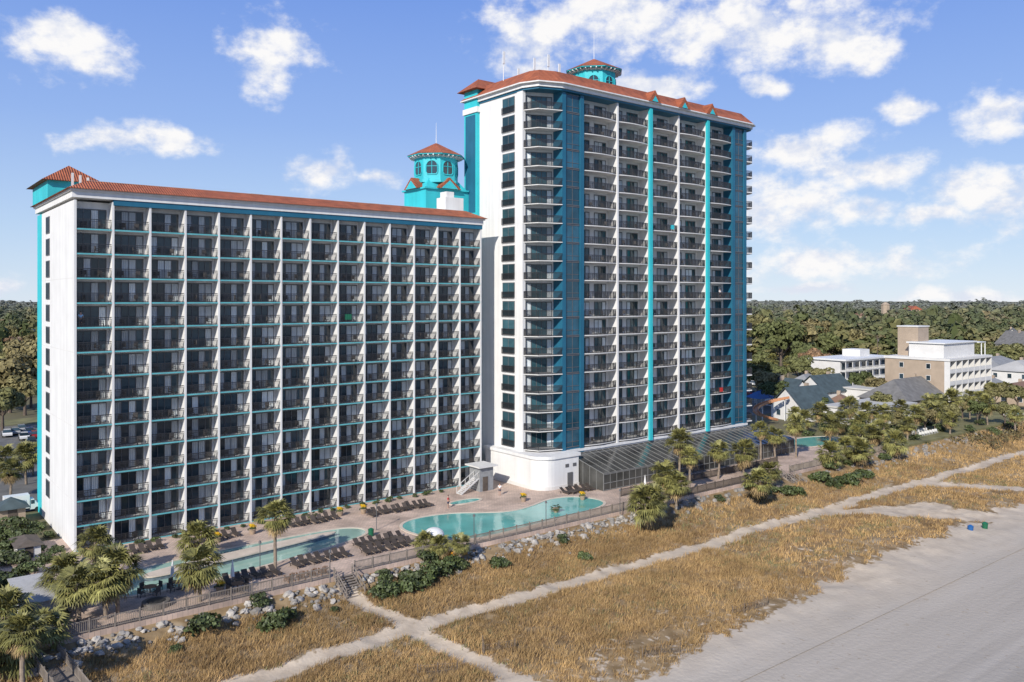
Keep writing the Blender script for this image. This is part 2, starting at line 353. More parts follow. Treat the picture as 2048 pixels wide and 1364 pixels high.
# ================================================================== HOTEL B (tower)
B=thing('hotel_tower','tall white and blue nineteen storey hotel tower with dark railed balconies and red tile roof','building')
TB=5.3; TH_=2.85; TN=19; TT=TB+TN*TH_
FV=-6.2
BK=9.5
body=[(60,BK),(60,-4.0),(64.9,FV),(111,FV),(111,BK)]
MB().prism(body,0,TT+.3).build('wall',white,B)
MB().box(59.9,60.45,-4.9,-3.5,4.9,TT+.25).build('column',white,B)
MB().box(110.9,111.3,-4.6,-3.2,4.9,TT+.25).build('column',white,B)
bays=[69.4+7.46*i for i in range(6)]
for i,x in enumerate(bays):
    if i in (0,5): continue
    c=MB().box(x-.17,x+.17,-8.3,FV-.003,4.6,TT+.1).build('column',white,B)
    if i in (2,4): MB().box(x-.33,x+.33,-8.75,-8.303,4.6,TT+.15).build('turquoise_pilaster',turq,c)
for (x0,x1) in ((64.9,69.4),(106.7,110.9)):
    g=MB().box(x0,x1,-8.0,FV-.003,4.2,TT+.3).build('glazed_bay',navy,B)
    for (a,b) in ((x0,x0+.75),(x1-.75,x1)): MB().box(a,b,-8.3,-8.003,4.2,TT+.28).build('pilaster',navy,g)
    for k in range(TN):
        z=TB+k*TH_; w=MB().box(x0+.85,x1-.85,-8.06,-8.005,z+.1,z+2.62)
        w=w.build('bay_window',bay_glass,B); f=MB(); xm=(x0+x1)/2
        f.box(xm-.04,xm+.04,-8.1,-8.063,z+.1,z+2.62); f.box(x0+.85,x1-.85,-8.11,-8.063,z+.8,z+.86); f.box(x0+.83,x1-.83,-8.12,-8.063,z+2.62,z+2.74); f.box(x0+.83,x1-.83,-8.12,-8.063,z-.02,z+.1); f.build('mullion',framem,w)
def arcpts(w0,w1,n=9,d=.45): return [(w0+(w1-w0)*i/n,-8.12-d*(1-((i/n-.5)*2)**2)) for i in range(n+1)]
ap=arcpts(.19,7.27)
slabB=MB().prism(ap+[(7.27,FV-.004),(.19,FV-.004)],-.14,0).mesh('balcony_slab',offw)
railB=rail(MB(),[(x,y+.03) for x,y in ap],sp=.13,w=.036).mesh('railing',railm)
GB=[(.5,.85,3),(4.2,.85,3)]
varsB=[door_meshes(door_set(GB,c,FV),teal_glass) for c in ([0,3],[2,5],[0,5],[2],[3,4],[1,2,5],[0,2,3])]
cp=[(60.1,-4.95),(61.1,-7.2),(64.85,-8.4)]
slabC=MB().prism(cp+[(64.85,FV-.004),(60.1,-4.06)],-.12,0).mesh('balcony_slab',offw)
cpi=offset(cp+[(64.85,FV),(60.1,-4.0)],.02)[:len(cp)]
railC=rail(MB(),cpi,sp=.115,w=.044).mesh('railing',railm)
rp=[(111.05,-8.0),(112.6,-8.3),(113.6,-7.6),(114.2,-6.6),(114.4,-5.5),(114.0,-4.2),(112.8,-3.2),(111.05,-3)]
slabD=MB().prism(rp,-.2,0).mesh('balcony_slab',offw)
railD=rail(MB(),offset(rp,.04)[:8],sp=.13).mesh('railing',railm)
ang=math.atan2(FV+4.0,4.9)
dC=door_set([(.2,.82,6)],[1,5],0)
def rotmb(m): 
    o=MB(); o.merge(m,(60,-4.0,0),ang); return o
doorC=door_meshes((rotmb(dC[0]),[rotmb(p) for p in dC[1]],[rotmb(c) for c in dC[2]]),teal_glass)
lw=MB().box(59.93,59.997,-2.9,.1,.1,2.45).mesh('window',framem); lp=MB().box(59.91,59.929,-2.8,0,.2,2.35).mesh('pane',teal_glass); lr=rail(MB(),[(59.80,.15),(59.80,-2.95)],h=1.0).mesh('window_railing',railm); lm=MB().box(59.895,59.908,-1.45,-1.35,.2,2.35).mesh('mullion',framem)
for k in range(TN):
    z=TB+k*TH_
    for i in range(5):
        loc=(bays[i],0,z); link('balcony_slab',slabB,B,loc); link('balcony_railing',railB,B,loc); place_door(random.choice(varsB),B,loc)
    loc=(0,0,z)
    o=link('corner_balcony',slabC,B,loc); link('railing',railC,o); place_door(doorC,B,loc,'corner_door')
    o=link('side_balcony',slabD,B,loc); link('railing',railD,o)
    d=link('window',lw,B,loc); link('pane',lp,d); link('window_railing',lr,d); link('mullion',lm,d)
eav=[(59.6,BK+.4),(59.6,-5.0),(60.8,-7.6),(64.4,-8.9),(111.4,-8.9),(112.8,-8.3),(113.2,-7),(113.2,BK+.4)]
MB().prism(offset(eav,.25),TT+.05,TT+.35).build('blue_band',navy,B)
MB().prism(eav,TT+.35,TT+.9).build('cornice',white,B)
e2=offset(eav,-.5); MB().prism(e2,TT+.9,TT+1.08).build('eave',white,B)
MB().prism(e2,TT+1.08,TT+3.3,offset(e2,2.4)).build('roof',tile,B)
for i in (2,3,4):
    x=bays[i]; z=TT+1.08; h=1.9; g=MB(); y0=-9.6; y1=-7.0; w=1.5
    g.add([(x-w,y0,z),(x+w,y0,z),(x,y0,z+h),(x-w,y1,z),(x+w,y1,z),(x,y1,z+h)],[(0,1,2),(3,5,4),(0,2,5,3),(1,4,5,2),(0,3,4,1)]); g.build('dormer_roof',tile,B)
    MB().add([(x-.75,y0-.03,z+.03),(x+.75,y0-.03,z+.03),(x,y0-.03,z+.98)],[(0,1,2)]).build('dormer_gable',turq,B)
MB().box(59.5,66,6.2,9.8,0,TT+2.4).build('stair_core',turq,B)
MB().box(59.46,59.497,6.7,9.4,42,TT-1.6).build('blue_panel',navy,B)
MB().box(59.3,66.1,6.0,10.0,TT-1.3,TT-.4).build('white_band',white,B)
hip(MB(),59.5,66,6.2,9.8,TT+2.4,TT+4.6,.9).build('core_roof',tile,B)
cupola(B,82.5,3.0,4.0,TT+2.5,TT+8.1,TT+10.6,TT+6.0,.9,.5,5)
for q,(a,b,h) in enumerate([(61.2,1.5,4.6),(63.2,0.3,2.0),(65.4,-1.0,3.8),(67.3,-2.2,4.4),(68.9,-3.0,3.0)]):
    mb=MB().cyl(a,b,TT+3,TT+3+h,.07,.07,6); mb.box(a-.2,a+.2,b-.2,b-.07,TT+3+h-1.9,TT+3+h); mb.build('antenna_mast',whitep,B)
pod=[(58.8,3),(58.8,-8.0)]+[(61.3+2.5*math.cos(math.pi+math.pi/2*i/8),-8.0+2.5*math.sin(math.pi+math.pi/2*i/8)) for i in range(1,9)]+[(66.2,-10.5),(66.2,3)]
MB().prism(pod,-.2,4.5).build('podium',white,B)
MB().prism(offset(pod,-.22),4.5,4.95).build('podium_moulding',white,B)
MB().prism(offset(pod,-.06),0,.5).build('podium_plinth',offw,B)
MB().box(63.9,64.9,-10.62,-10.503,.05,2.2).build('service_door',framem,B)
for x in (63.5,65.0): MB().box(x,x+.7,-10.55,-10.503,3.0,3.5).build('vent',framem,B)
MB().box(66.3,111,-8.2,FV-.01,-.2,4.55).build('lower_wall',white,B)
MB().box(66.3,111.2,-8.35,FV-.012,4.553,4.95).build('lower_moulding',white,B)
AT=MB(); x0,x1,yb,yf,zb,zf=66.4,115,-8.4,-15.6,4.3,2.5
AT.add([(x0,yf,zf),(x1,yf,zf),(x1,yb,zb),(x0,yb,zb)],[(0,1,2,3)])
AT.add([(x0,yf,0),(x1,yf,0),(x1,yf,zf),(x0,yf,zf)],[(0,1,2,3)]); AT.add([(x0,yf,0),(x0,yf,zf),(x0,yb,zb),(x0,yb,0)],[(0,1,2,3)]); AT.add([(x1,yf,0),(x1,yb,0),(x1,yb,zb),(x1,yf,zf)],[(0,1,2,3)])
AT.build('atrium_glazing',M('smoked_glass',(.06,.06,.056),.16,.5,.3),B)
fm=MB(); n=36
for i in range(n+1):
    x=x0+(x1-x0)*i/n; w=.04 if i%3 else .08
    fm.bar((x,yf,zf+.03),(x,yb,zb+.03),w,.08); fm.bar((x,yf-.02,0),(x,yf-.02,zf),w,.08)
for t in (0,1): fm.bar((x0,yf+(yb-yf)*t,zf+(zb-zf)*t+.05),(x1,yf+(yb-yf)*t,zf+(zb-zf)*t+.05),.08,.08)
for z in (.1,1.1,2.4): fm.bar((x0,yf-.03,z),(x1,yf-.03,z),.06,.1)
for i in range(6):
    y=yf+(yb-yf)*i/5; fm.bar((x0-.03,y,0),(x0-.03,y,zf+(zb-zf)*i/5),.06,.08)
fm.build('atrium_frame',M('aluminium_grey',(.20,.20,.195),.5,.1,2),B)
MB().box(55.9,58.75,4,12,-.2,3.8).build('link_wing',offw,B)
# ------------------------------------------------------------------ balcony chairs
def chair_mb():
    c=MB(); c.box(-.25,.25,-.25,.25,.38,.44); c.box(-.25,.25,.2,.26,.44,.92)
    for a in (-.23,.23):
        for b in (-.23,.23): c.box(a-.02,a+.02,b-.02,b+.02,0,.38)
        c.box(a-.03,a+.03,-.25,.24,.6,.64)
    return c
bc=chair_mb(); bcm=M('dark_wicker',(.06,.054,.05),.6,.2,2,objr=.4); bc_me=bc.mesh('balcony_chair',bcm); rest=MB()
for i in range(NB):
    for k in range(NF):
        for q,(lx,ly) in enumerate(((1.05+random.uniform(-.2,.2),.72),(2.75+random.uniform(-.3,.3),.75))):
            rz=random.uniform(-.9,.9)+(.4 if q else -.4); loc=(i*BW+lx,ly,.1+k*FH)
            if i<10:
                o=link('balcony_chair',bc_me,None,loc); o.rotation_euler=(0,0,rz)
                tag(o,'dark %s balcony chair, long hotel, %s floor from top, %s bay from left'%(('left','right')[q],ORD[NF-1-k],ORD[i]),'chair','dark chairs on the balconies of the long hotel')
            else: rest.merge(bc,loc,rz)
for k in range(TN):
    for i in range(5):
        for lx in (2.2,5.0): rest.merge(bc,(bays[i]+lx+random.uniform(-.5,.5),-7.5,TB+k*TH_),random.uniform(-1,1))
o=stuff(rest.build('balcony_chairs',bcm)); tag(o,'remaining small dark chairs on the far balconies of both hotels','chairs')
# ================================================================== TERRAIN
def wig(u,s=.13,o=0): return noise.noise(Vector((u*s+o,o*1.7,0)))
def seg(p,a,b):
    ax,ay=a;bx,by=b; t=((p[0]-ax)*(bx-ax)+(p[1]-ay)*(by-ay))/((bx-ax)**2+(by-ay)**2); t=max(0,min(1,t)); return math.hypot(p[0]-ax-t*(bx-ax),p[1]-ay-t*(by-ay))
CR=[((19,-27),(20.3,-31),.9),((20.3,-31),(21,-36),1.0),((21,-37),(22.5,-57),1.0),((88,-37),(97,-44),1.8),((97,-44),(108,-57),2.8),((95,-43),(104,-46),2.4),((118,-37),(130,-56),1.8)]
def sandv(u,v):
    n=noise.noise(Vector((u*.25,v*.35,3))); n2=noise.noise(Vector((u*.09,v*.16,9))); n3=noise.noise(Vector((u*.9,v*.9,2)))
    m=1-abs(v+37+1.0*wig(u,.06)+.5*wig(u,.3,4)+.45*n3)/1.15
    for a,b,w in CR: m=max(m,1-seg((u,v),a,b)/(w*(1+.4*n)+.3*n3))
    ed=-53.0-2.8*max(0,min(1,(66-u)/30))
    e=(ed+1.8*wig(u,.07,2)+2.0*wig(u,.25,7)+1.0*n3-v)/2.5; m=max(m,e)
    s=.5+m*1.6 if m>-.5 else -.3
    bald=max(0,(-v-44)/10)*.28+.22*n2+.30*n
    return max(0,min(1,max(s,bald)))
def tz(u,v):
    b=float(np.interp(-v,[20,25.3,27,30,37,50,57,62,120],[-.35,-.4,-.9,-1.7,-2.1,-2.15,-2.6,-2.73,-3.5]))
    k=max(0,min(1,(-v-26)/4))*max(0,min(1,(v+59)/5))
    return b+k*(.36*noise.noise(Vector((u*.13,v*.2,1)))+.14*noise.noise(Vector((u*.5,v*.5,2))))
us=np.concatenate([np.arange(-70,-12,2.),np.arange(-12,120,.5),np.arange(120,260,1.4)]); vs=np.arange(-61,-22.9,.5)
nu,nv=len(us),len(vs); V=[];S=np.zeros((nu,nv))
for i,u in enumerate(us):
    for j_,v in enumerate(vs):
        s=sandv(u,v); S[i,j_]=s; path=.12 if (s>.9 and v>-50) else 0
        V.append((u,v,tz(u,v)-path))
def isband(u,v): return abs(v+37+1.0*wig(u,.06)+.5*wig(u,.3,4))<2.2 or any(seg((u,v),a,b)<w+1 for a,b,w in CR)
groups={'dune_ground':[],'sand_path':[],'beach':[]}
for i in range(nu-1):
    for j_ in range(nv-1):
        s=(S[i,j_]+S[i+1,j_]+S[i,j_+1]+S[i+1,j_+1])/4
        k='dune_ground' if s<.55 else ('beach' if vs[j_]<-51 else ('sand_path' if isband(us[i],vs[j_]) else 'dune_ground'))
        groups[k].append((i*nv+j_,(i+1)*nv+j_,(i+1)*nv+j_+1,i*nv+j_+1))
def sand_mesh(k,vv,fs,sv):
    me=bpy.data.meshes.new(k); me.from_pydata(vv,[],fs); me.materials.append(dunem)
    at=me.attributes.new('sand','FLOAT','POINT'); at.data.foreach_set('value',sv)
    me.polygons.foreach_set('use_smooth',[True]*len(me.polygons)); me.update(); return struct(link(k,me))
for k,fs in groups.items():
    used=sorted({a for f in fs for a in f}); mp={a:b for b,a in enumerate(used)}
    sand_mesh(k,[V[a] for a in used],[tuple(mp[a] for a in f) for f in fs],[float(S.flat[a]) for a in used])
bv=[];bf=[]; rows=[(-125,-3.6),(-60,-2.75),(-45,-3.2),(-10,-3.4)]
for (v0,z0),(v1,z1) in zip(rows,rows[1:]): n=len(bv); bv+=[(-900,v0,z0),(4000,v0,z0),(4000,v1,z1),(-900,v1,z1)]; bf.append((n,n+1,n+2,n+3))
sand_mesh('beach',bv,bf,[1.0]*len(bv))
struct(MB().add([(-6000,-6000,-3.4),(8000,-6000,-3.4),(8000,-118,-3.4),(-6000,-118,-3.4)],[(0,1,2,3)]).build('sea',seam))
struct(MB().add([(-7000,-24,-.10),(9000,-24,-.10),(9000,9000,-.10),(-7000,9000,-.10)],[(0,1,2,3)]).build('ground',inland))
struct(MB().box(-9,131,-25.3,7,-3,0).build('pool_deck',deckm))
struct(MB().box(131.05,215,-24.8,-3,-3,.02).build('lawn',lawnm))
struct(MB().add([(-60,24,-.07),(40,24,-.07),(40,110,-.07),(-60,110,-.07)],[(0,1,2,3)]).build('parking_lot',asphalt))
struct(MB().add([(-60,27,-.06),(-6,27,-.06),(-6,30,-.06),(-60,30,-.06)],[(0,1,2,3)]).build('lawn',lawnm))
struct(MB().add([(2,112,-.06),(40,112,-.06),(40,122,-.06),(2,122,-.06)],[(0,1,2,3)]).build('lawn',lawnm))
struct(MB().add([(115,18,-.06),(240,18,-.06),(240,36,-.06),(115,36,-.06)],[(0,1,2,3)]).build('road',asphalt))
# dune grass
def grass(n,ur,vr,hh,wb,nb,mat,name,label,keep):
    pts=[]
    while len(pts)<n:
        u=random.uniform(*ur); v=random.uniform(*vr)
        if keep(u,v): pts.append((u,v,tz(u,v)))
    P=np.array(pts); cl=np.array([1+.55*noise.noise(Vector((p[0]*.35,p[1]*.45,30))) for p in pts]); P=np.repeat(P,nb,axis=0); cl=np.repeat(cl,nb); m=len(P)
    a=rng.uniform(0,2*np.pi,m); h=rng.uniform(hh[0],hh[1],m)*cl; w=rng.uniform(.6,1.3,m)*wb
    base=P+np.stack([rng.normal(0,.19,m),rng.normal(0,.19,m),np.full(m,-.05)],1)
    lean=rng.uniform(.1,.9,m)*h; la=rng.uniform(0,2*np.pi,m)
    tip=base+np.stack([np.cos(la)*lean+.15*h,np.sin(la)*lean,h],1)
    d=np.stack([np.cos(a)*w,np.sin(a)*w,0*w],1)
    v=np.empty((m*3,3)); v[0::3]=base-d; v[1::3]=base+d; v[2::3]=tip
    o=stuff(link(name,np_mesh(name,v,np.arange(m*3).reshape(m,3),mat))); tag(o,label,'grass'); return o
def keepg(u,v,th=.0):
    if v>-27.5 and u<131: return False
    s=sandv(u,v)
    if s>.55: return False
    return random.random()<.84-s*1.0+.6*noise.noise(Vector((u*.22,v*.4,5)))+.45*noise.noise(Vector((u*.7,v*.9,8)))-max(0,(-v-47)*.04)
grass(17000,(-14,62),(-58,-27.2),(.2,.62),.026,9,grassm,'dune_grass','dry tan grass on the nearer dunes',keepg)
grass(8800,(62,215),(-55,-25.5),(.24,.68),.048,7,grassm,'dune_grass','dry tan grass on the far dunes beside the sand path',keepg)
def keepb(u,v): return keepg(u,v) and noise.noise(Vector((u*.1,v*.22,25)))>-.1
grass(8000,(-12,130),(-57,-27.5),(.16,.48),.034,8,grass2,'brown_grass','low reddish brown grass between the tan dune grass',keepb)
def keepgreen(u,v): return keepg(u,v) and noise.noise(Vector((u*.12,v*.25,15)))>.06
grass(4000,(-12,130),(-50,-27.5),(.16,.4),.04,7,grassg,'green_grass','green grass tufts among the dry dune grass',keepgreen)
# ------------------------------------------------------------------ foliage
def leafcloud(n,lobes,size,seed,shell=.55,jit=.55):
    r=np.random.default_rng(seed); L=np.array(lobes,dtype=float); w=L[:,3]**2; w/=w.sum(); idx=r.choice(len(L),n,p=w)
    d=r.normal(size=(n,3)); d/=np.linalg.norm(d,axis=1)[:,None]; d[:,2]=np.where(d[:,2]<-.4,-d[:,2],d[:,2])
    rad=L[idx,3]*(shell+(1-shell)*r.random(n)**.5)
    c=L[idx,:3]+d*rad[:,None]*np.array([1,1,.8])
    nrm=d+r.normal(0,jit,(n,3)); nrm/=np.linalg.norm(nrm,axis=1)[:,None]
    t=np.cross(nrm,r.normal(size=(n,3))); t/=np.linalg.norm(t,axis=1)[:,None]; b=np.cross(nrm,t)
    s=size*r.uniform(.6,1.4,n)[:,None]
    v=np.empty((n,4,3)); v[:,0]=c-t*s; v[:,1]=c-b*s*.6; v[:,2]=c+t*s; v[:,3]=c+b*s*.6
    return v
def cloud_mesh(name,v,mat): n=len(v); return np_mesh(name,v.reshape(-1,3),np.arange(n*4).reshape(n,4),mat)
def lobes(seed,R0,h0,n,sq=.7):
    r=random.Random(seed); out=[(0,0,h0,R0*.7)]
    for i in range(n):
        a=2*math.pi*i/n+r.uniform(-.4,.4); q=R0*r.uniform(.4,.75); out.append((q*math.cos(a),q*math.sin(a),h0+R0*sq*r.uniform(-.45,.55),R0*r.uniform(.3,.52)))
    return out
vars_=[leafcloud(130,lobes(s,1,0,6),.22,s,.84,.16) for s in range(5)]; tall=[leafcloud(70,[(0,0,0,.6),(.2,0,.8,.5),(-.2,.1,1.4,.4)],.23,s+9,.65,.3) for s in range(2)]
acc=[]; tone=[]; far=[]; Yd=250.0
while Yd<4200:
    for lo,hi in ((-300,140),(1400,2400)):
        wpx=max(7.0,Yd*.006+5.0); px=lo
        while px<hi:
            Y=Yd*random.uniform(.975,1.025); p=D(px,Y); px+=wpx*F/Yd*random.uniform(.5,1.2)
            if px>1400 and (Y<430 and p.y<60): continue
            if px>1400 and Y<330: continue
            if px<200 and p.y<128: continue
            g=noise.noise(Vector((p.x*.012,p.y*.012,0)))
            if Y<900 and g>.45: continue
            s=wpx*random.uniform(.35,1.2); h=random.uniform(3.5,8.5)+2.5*g; tl=random.random()<.13
            if Y>1100: h+=min(1,(Y-1100)/800)*(12*noise.noise(Vector((p.x*.0028,p.y*.0028,3)))+6*noise.noise(Vector((p.x*.012,p.y*.012,5))))
            b=random.choice(tall if tl else vars_); a=random.uniform(0,6.28); c,sn=math.cos(a),math.sin(a)
            zs=s*(.8 if not tl else 1.0) if s<8 else random.uniform(4.5,9)
            q=b@np.array([[c,sn,0],[-sn,c,0],[0,0,1]])*np.array([s,s,zs])+np.array([p.x,p.y,h if not tl else h+1]); acc.append(q)
            tn=.42+.55*noise.noise(Vector((p.x*.006,p.y*.006,7)))+random.gauss(0,.22)-(.25 if tl else 0); tone+=[min(1,max(0,tn))]*len(q); far+=[min(.75,max(0,(Y-350)/2200))]*len(q)  # far: amount of painted haze, growing with distance
    Yd*=1.028 if Yd<1200 else 1.05
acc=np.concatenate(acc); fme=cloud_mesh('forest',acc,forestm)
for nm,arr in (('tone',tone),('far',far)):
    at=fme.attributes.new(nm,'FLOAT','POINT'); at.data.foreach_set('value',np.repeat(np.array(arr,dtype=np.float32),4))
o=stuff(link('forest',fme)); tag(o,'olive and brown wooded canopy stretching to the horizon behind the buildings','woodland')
def tree_proto(seed,Rr,h,mat,n=2000,size=.36):
    root=thing('broadleaf_tree','x','tree'); t=MB().cyl(0,0,-.2,h*.75,.28,.14,8)
    for a in range(4):
        an=a*1.6+seed; t.bar((0,0,h*.45),(Rr*.5*math.cos(an),Rr*.5*math.sin(an),h*.85),.14)
    t.build('trunk',tbark,root); link('crown',cloud_mesh('crown',leafcloud(n,lobes(seed,Rr,h,9),size,seed,.6,.35),mat),root); return root
tp=[tree_proto(3,4.2,5.4,treem),tree_proto(5,3.6,6.0,treem),tree_proto(8,3.2,4.6,treem),tree_proto(11,3.3,5.0,pinem)]
tpk=[kids(t) for t in tp]; usedt=[False]*4
def place_tree(kind,p,sc,label,group):
    rz=random.uniform(0,6.28)
    if not usedt[kind]:
        usedt[kind]=True; t=tp[kind]; t.location=p; t.rotation_euler=(0,0,rz); t.scale=(sc,)*3; t['label']=label; t['group']=group
    else: dup(tp[kind],p,rz,sc,label,group,tpk[kind])
tl_=[(8,770),(35,745),(58,770),(20,800),(50,805),(5,835),(66,735),(38,715),(12,730),(62,790),(30,690),(55,700),(70,760),(-10,800),(15,690),(68,690),(45,770),(-5,730)]
for i,(px,py) in enumerate(sorted(tl_)):
    place_tree(3 if i in (4,9) else i%3,G(px,py+25),random.uniform(1.3,1.9),'bushy tree beyond the car park left of the long hotel, %s from the left'%ORD[i],'trees beyond the car park')
tr_=[(1520,735,1.5),(1545,760,1.2),(1562,725,2.1),(1590,720,2.2),(1612,735,2.0),(1628,745,1.5),(1645,765,1.0),(1515,765,1.1),(1540,705,2.2),(1660,712,1.7),(1700,700,1.7),(1580,695,2.3),(1630,695,2.3),(1520,695,2.2),(1790,700,1.6),(1985,735,1.3),(1735,695,1.8),(2035,735,1.3),(1960,705,1.6),(1600,760,1.2),(1940,725,1.2),(1680,745,.9),(2000,712,1.5),(1535,785,1.0),(1550,800,.9),(1900,730,1.0),(1720,780,.9),(1750,785,.8),(1870,805,.8),(1925,815,.8),(1990,800,.9),(2035,800,1.0),(1700,812,.7),(1640,815,.7),(1765,812,.7),(1850,842,.55),(1905,835,.6),(1955,828,.6),(1660,838,.6),(1790,842,.55),(2010,828,.65),(1715,858,.5)]
for i,(px,py,s_) in enumerate(sorted(tr_)):
    place_tree(i%3 if i!=12 else 3,G(px,py+22),s_*random.uniform(.9,1.1),'green tree among the motels right of the tower, %s from the left'%ORD[i],'trees around the motels')
# palms
def frond_crown(seed,n=64,dry=False):
    r=random.Random(seed); q=[]
    for i in range(n):
        el=R(r.uniform(-38,80)) if not dry else R(r.uniform(-75,-30)); az=i*2.399+r.uniform(-.3,.3)
        d=Vector((math.cos(el)*math.cos(az),math.cos(el)*math.sin(az),math.sin(el))); s=Vector((-math.sin(az),math.cos(az),0)); up=s.cross(d)*-1
        if up.z<0: up=-up
        Lp=r.uniform(.6,1.15)*(1 if not dry else .7); tip=d*Lp; q.append([Vector((0,0,0)),s*.03+d*.01,tip+s*.02,tip-s*.02])
        for b in range(-5,6):
            a=b*.27; bd=(d*math.cos(a)+s*math.sin(a)).normalized(); bl=r.uniform(.75,1.0)*(1-.035*abs(b)); mid=tip+bd*bl*.55+up*.05; end=tip+bd*bl+Vector((0,0,-.22*r.uniform(.5,1.5)))-up*.05
            w=(s*math.cos(a)-d*math.sin(a))*.06; q.append([tip,mid-w,end,mid+w])
    return np.array([[tuple(p) for p in f] for f in q])
tmb=MB()
for i in range(8): tmb.cyl(.03*math.sin(i*.7),.03*math.cos(i*.9),i/8-.002,(i+1)/8+.0,.19-.004*i,.17-.004*i,9)
palm_tr=tmb.mesh('trunk',barkm); palm_cr=[cloud_mesh('crown',frond_crown(s),palmm) for s in (1,2,3,4)]; palm_dr=[cloud_mesh('dry_fronds',frond_crown(s+20,16,True),palmdry) for s in (1,2)]
def palm(p,h,sc,label,group):
    t=thing('palm_tree',label,'palm',p,random.uniform(0,6.28),group); t.rotation_euler=(random.uniform(-.05,.05),random.uniform(-.05,.05),random.uniform(0,6))
    o=link('trunk',palm_tr,t); o.scale=(1,1,h+.15)
    c=link('crown',random.choice(palm_cr),t,(0,0,h)); c.scale=(sc,sc,sc*random.uniform(.85,1.05)); c.rotation_euler=(random.uniform(-.15,.15),random.uniform(-.15,.15),random.uniform(0,6))
    link('dry_fronds',random.choice(palm_dr),c,(0,0,-.15))
def palms(lst,where,group,z=0.0,scl=1.0):
    lst=sorted(lst)
    for i,(px,pb,pc) in enumerate(lst):
        p=G(px,pb,z); Y=(28-z)*F/(pb-HOR); h=(pb-pc)*Y/F
        palm(p,max(.8,h*random.uniform(.9,1.12)),scl*random.uniform(.8,1.18),where%ORD[i],group)
palms([(550,1137,1030),(395,1118,1078),(400,1203,1140),(190,1168,1090),(158,1243,1165),(235,1228,1140),(212,1238,1155),(130,1215,1150)],'sabal palm on the near pool deck, %s from the left','palms on the near pool deck',0,1.3)
palms([(45,1400,1262),(-40,1390,1290),(15,1300,1225),(85,1310,1262),(20,1350,1300)],'bushy palm in the bottom left corner beside the boardwalk, %s from the left','palms in the bottom left corner',-1.2,1.4)
palms([(52,968,912),(22,995,935),(66,950,905),(8,960,915)],'palm beside the car park left of the long hotel, %s from the left','palms by the car park',0,1.3)
palms([(1357,975,890),(1378,985,908),(1333,1008,955),(1352,1012,968),(1437,958,902),(1487,948,902),(1522,922,862),(1550,920,865),(1592,915,852),(1290,1042,1008),(1305,1035,1000),(1515,992,966),(1540,965,940)],'palm along the boardwalk in front of the glass atrium, %s from the left','palms before the atrium',0,1.35)
palms([(1690,918,896),(1660,890,852),(1737,872,822),(1768,872,828),(1832,872,832),(1885,848,800),(1907,850,803),(1940,838,790),(1960,838,795),(1985,822,778),(1712,902,872),(1792,908,885),(2012,818,775),(1660,930,908),(1720,925,902),(1745,900,868),(1675,872,840),(1860,845,808),(2030,860,830),(1700,850,815),(1800,850,812),(1760,895,862),(1590,858,825),(1720,880,845),(1815,880,850),(1640,858,822),(1870,858,822),(1900,868,838),(1975,850,812),(1610,868,838)],'palm around the restaurant and lawn right of the tower, %s from the left','palms around the restaurant',0,1.35)
palms([(1545,765,722),(1575,770,728),(1755,768,735),(1720,770,735),(1530,790,745)],'far palm between the tower and the white motel, %s from the left','far palms by the motel',0,1.5)
shr=[cloud_mesh('shrub',leafcloud(700,lobes(s+30,1.0,.45,8),.12,s+30),shrubm) for s in range(3)]
def shrubs(lst,z,where,group,meshes=shr,cat='shrub'):
    for i,(px,py,r) in enumerate(sorted(lst)):
        p=G(px,py,z)
        if p.y<-25.6: p.z=tz(p.x,p.y)
        o=link('shrub',random.choice(meshes),None,p); o.rotation_euler=(0,0,random.uniform(0,6)); o.scale=(r,r*random.uniform(.75,1.2),r*random.uniform(.7,1.0)); tag(o,where%ORD[i],cat,group)
shrubs([(408,1278,1.7),(548,1262,1.5),(520,1235,1.1),(780,1195,1.5),(815,1185,1.9),(850,1175,1.6),(880,1160,1.7),(915,1150,1.4),(860,1148,1.5),(1000,1140,1.3),(1170,1118,1.0),(1125,1098,.9),(1120,1070,.8),(770,1178,1.0),(670,1225,.6),(350,1310,.7),(760,1200,1.2),(830,1140,1.2),(575,1245,1.0)],-1.8,'dark green shrub at the foot of the pool deck rocks, %s from the left','shrubs below the deck')
shrubs([(1520,995,1.6),(1575,985,1.7),(1600,985,1.3),(1640,962,1.9),(1670,965,1.8),(1700,962,2.0),(1730,950,1.7),(1660,945,1.8),(1440,1005,.9),(1690,935,1.7),(1720,930,1.8),(1850,895,1.2),(1545,985,1.2),(1500,985,1.4),(1640,935,1.6)],-1.2,'green shrub on the dune beside the far boardwalk, %s from the left','shrubs by the far boardwalk')
shrubs([(25,1130,2.0),(10,1180,2.2),(55,1150,1.6),(20,1230,1.8),(60,1200,1.3),(50,1090,1.8),(15,1075,2.1),(75,1060,1.2),(100,1075,1.0),(30,1270,1.3),(5,1040,1.8),(40,1055,1.5),(80,1240,1.0),(35,1180,1.6),(70,1110,1.3),(5,1110,1.9),(95,1125,1.2),(115,1105,.9),(120,1235,.9),(85,1180,1.3)],-.1,'leafy shrub in the planting left of the long hotel, %s from the left','shrubs in the left planting')
shrubs([(1690,868,1.6),(1725,858,1.6),(1790,862,1.5),(1850,850,1.6),(1900,842,1.5),(1730,905,1.5),(1770,910,1.3),(1830,880,1.2),(1960,850,1.4),(1990,860,1.5),(1940,862,1.2),(1650,862,1.6),(1615,872,1.4),(1760,850,1.5),(1810,862,1.5),(1880,862,1.3),(2020,848,1.6)],0,'rounded green shrub among the palms by the restaurant, %s from the left','shrubs by the restaurant')
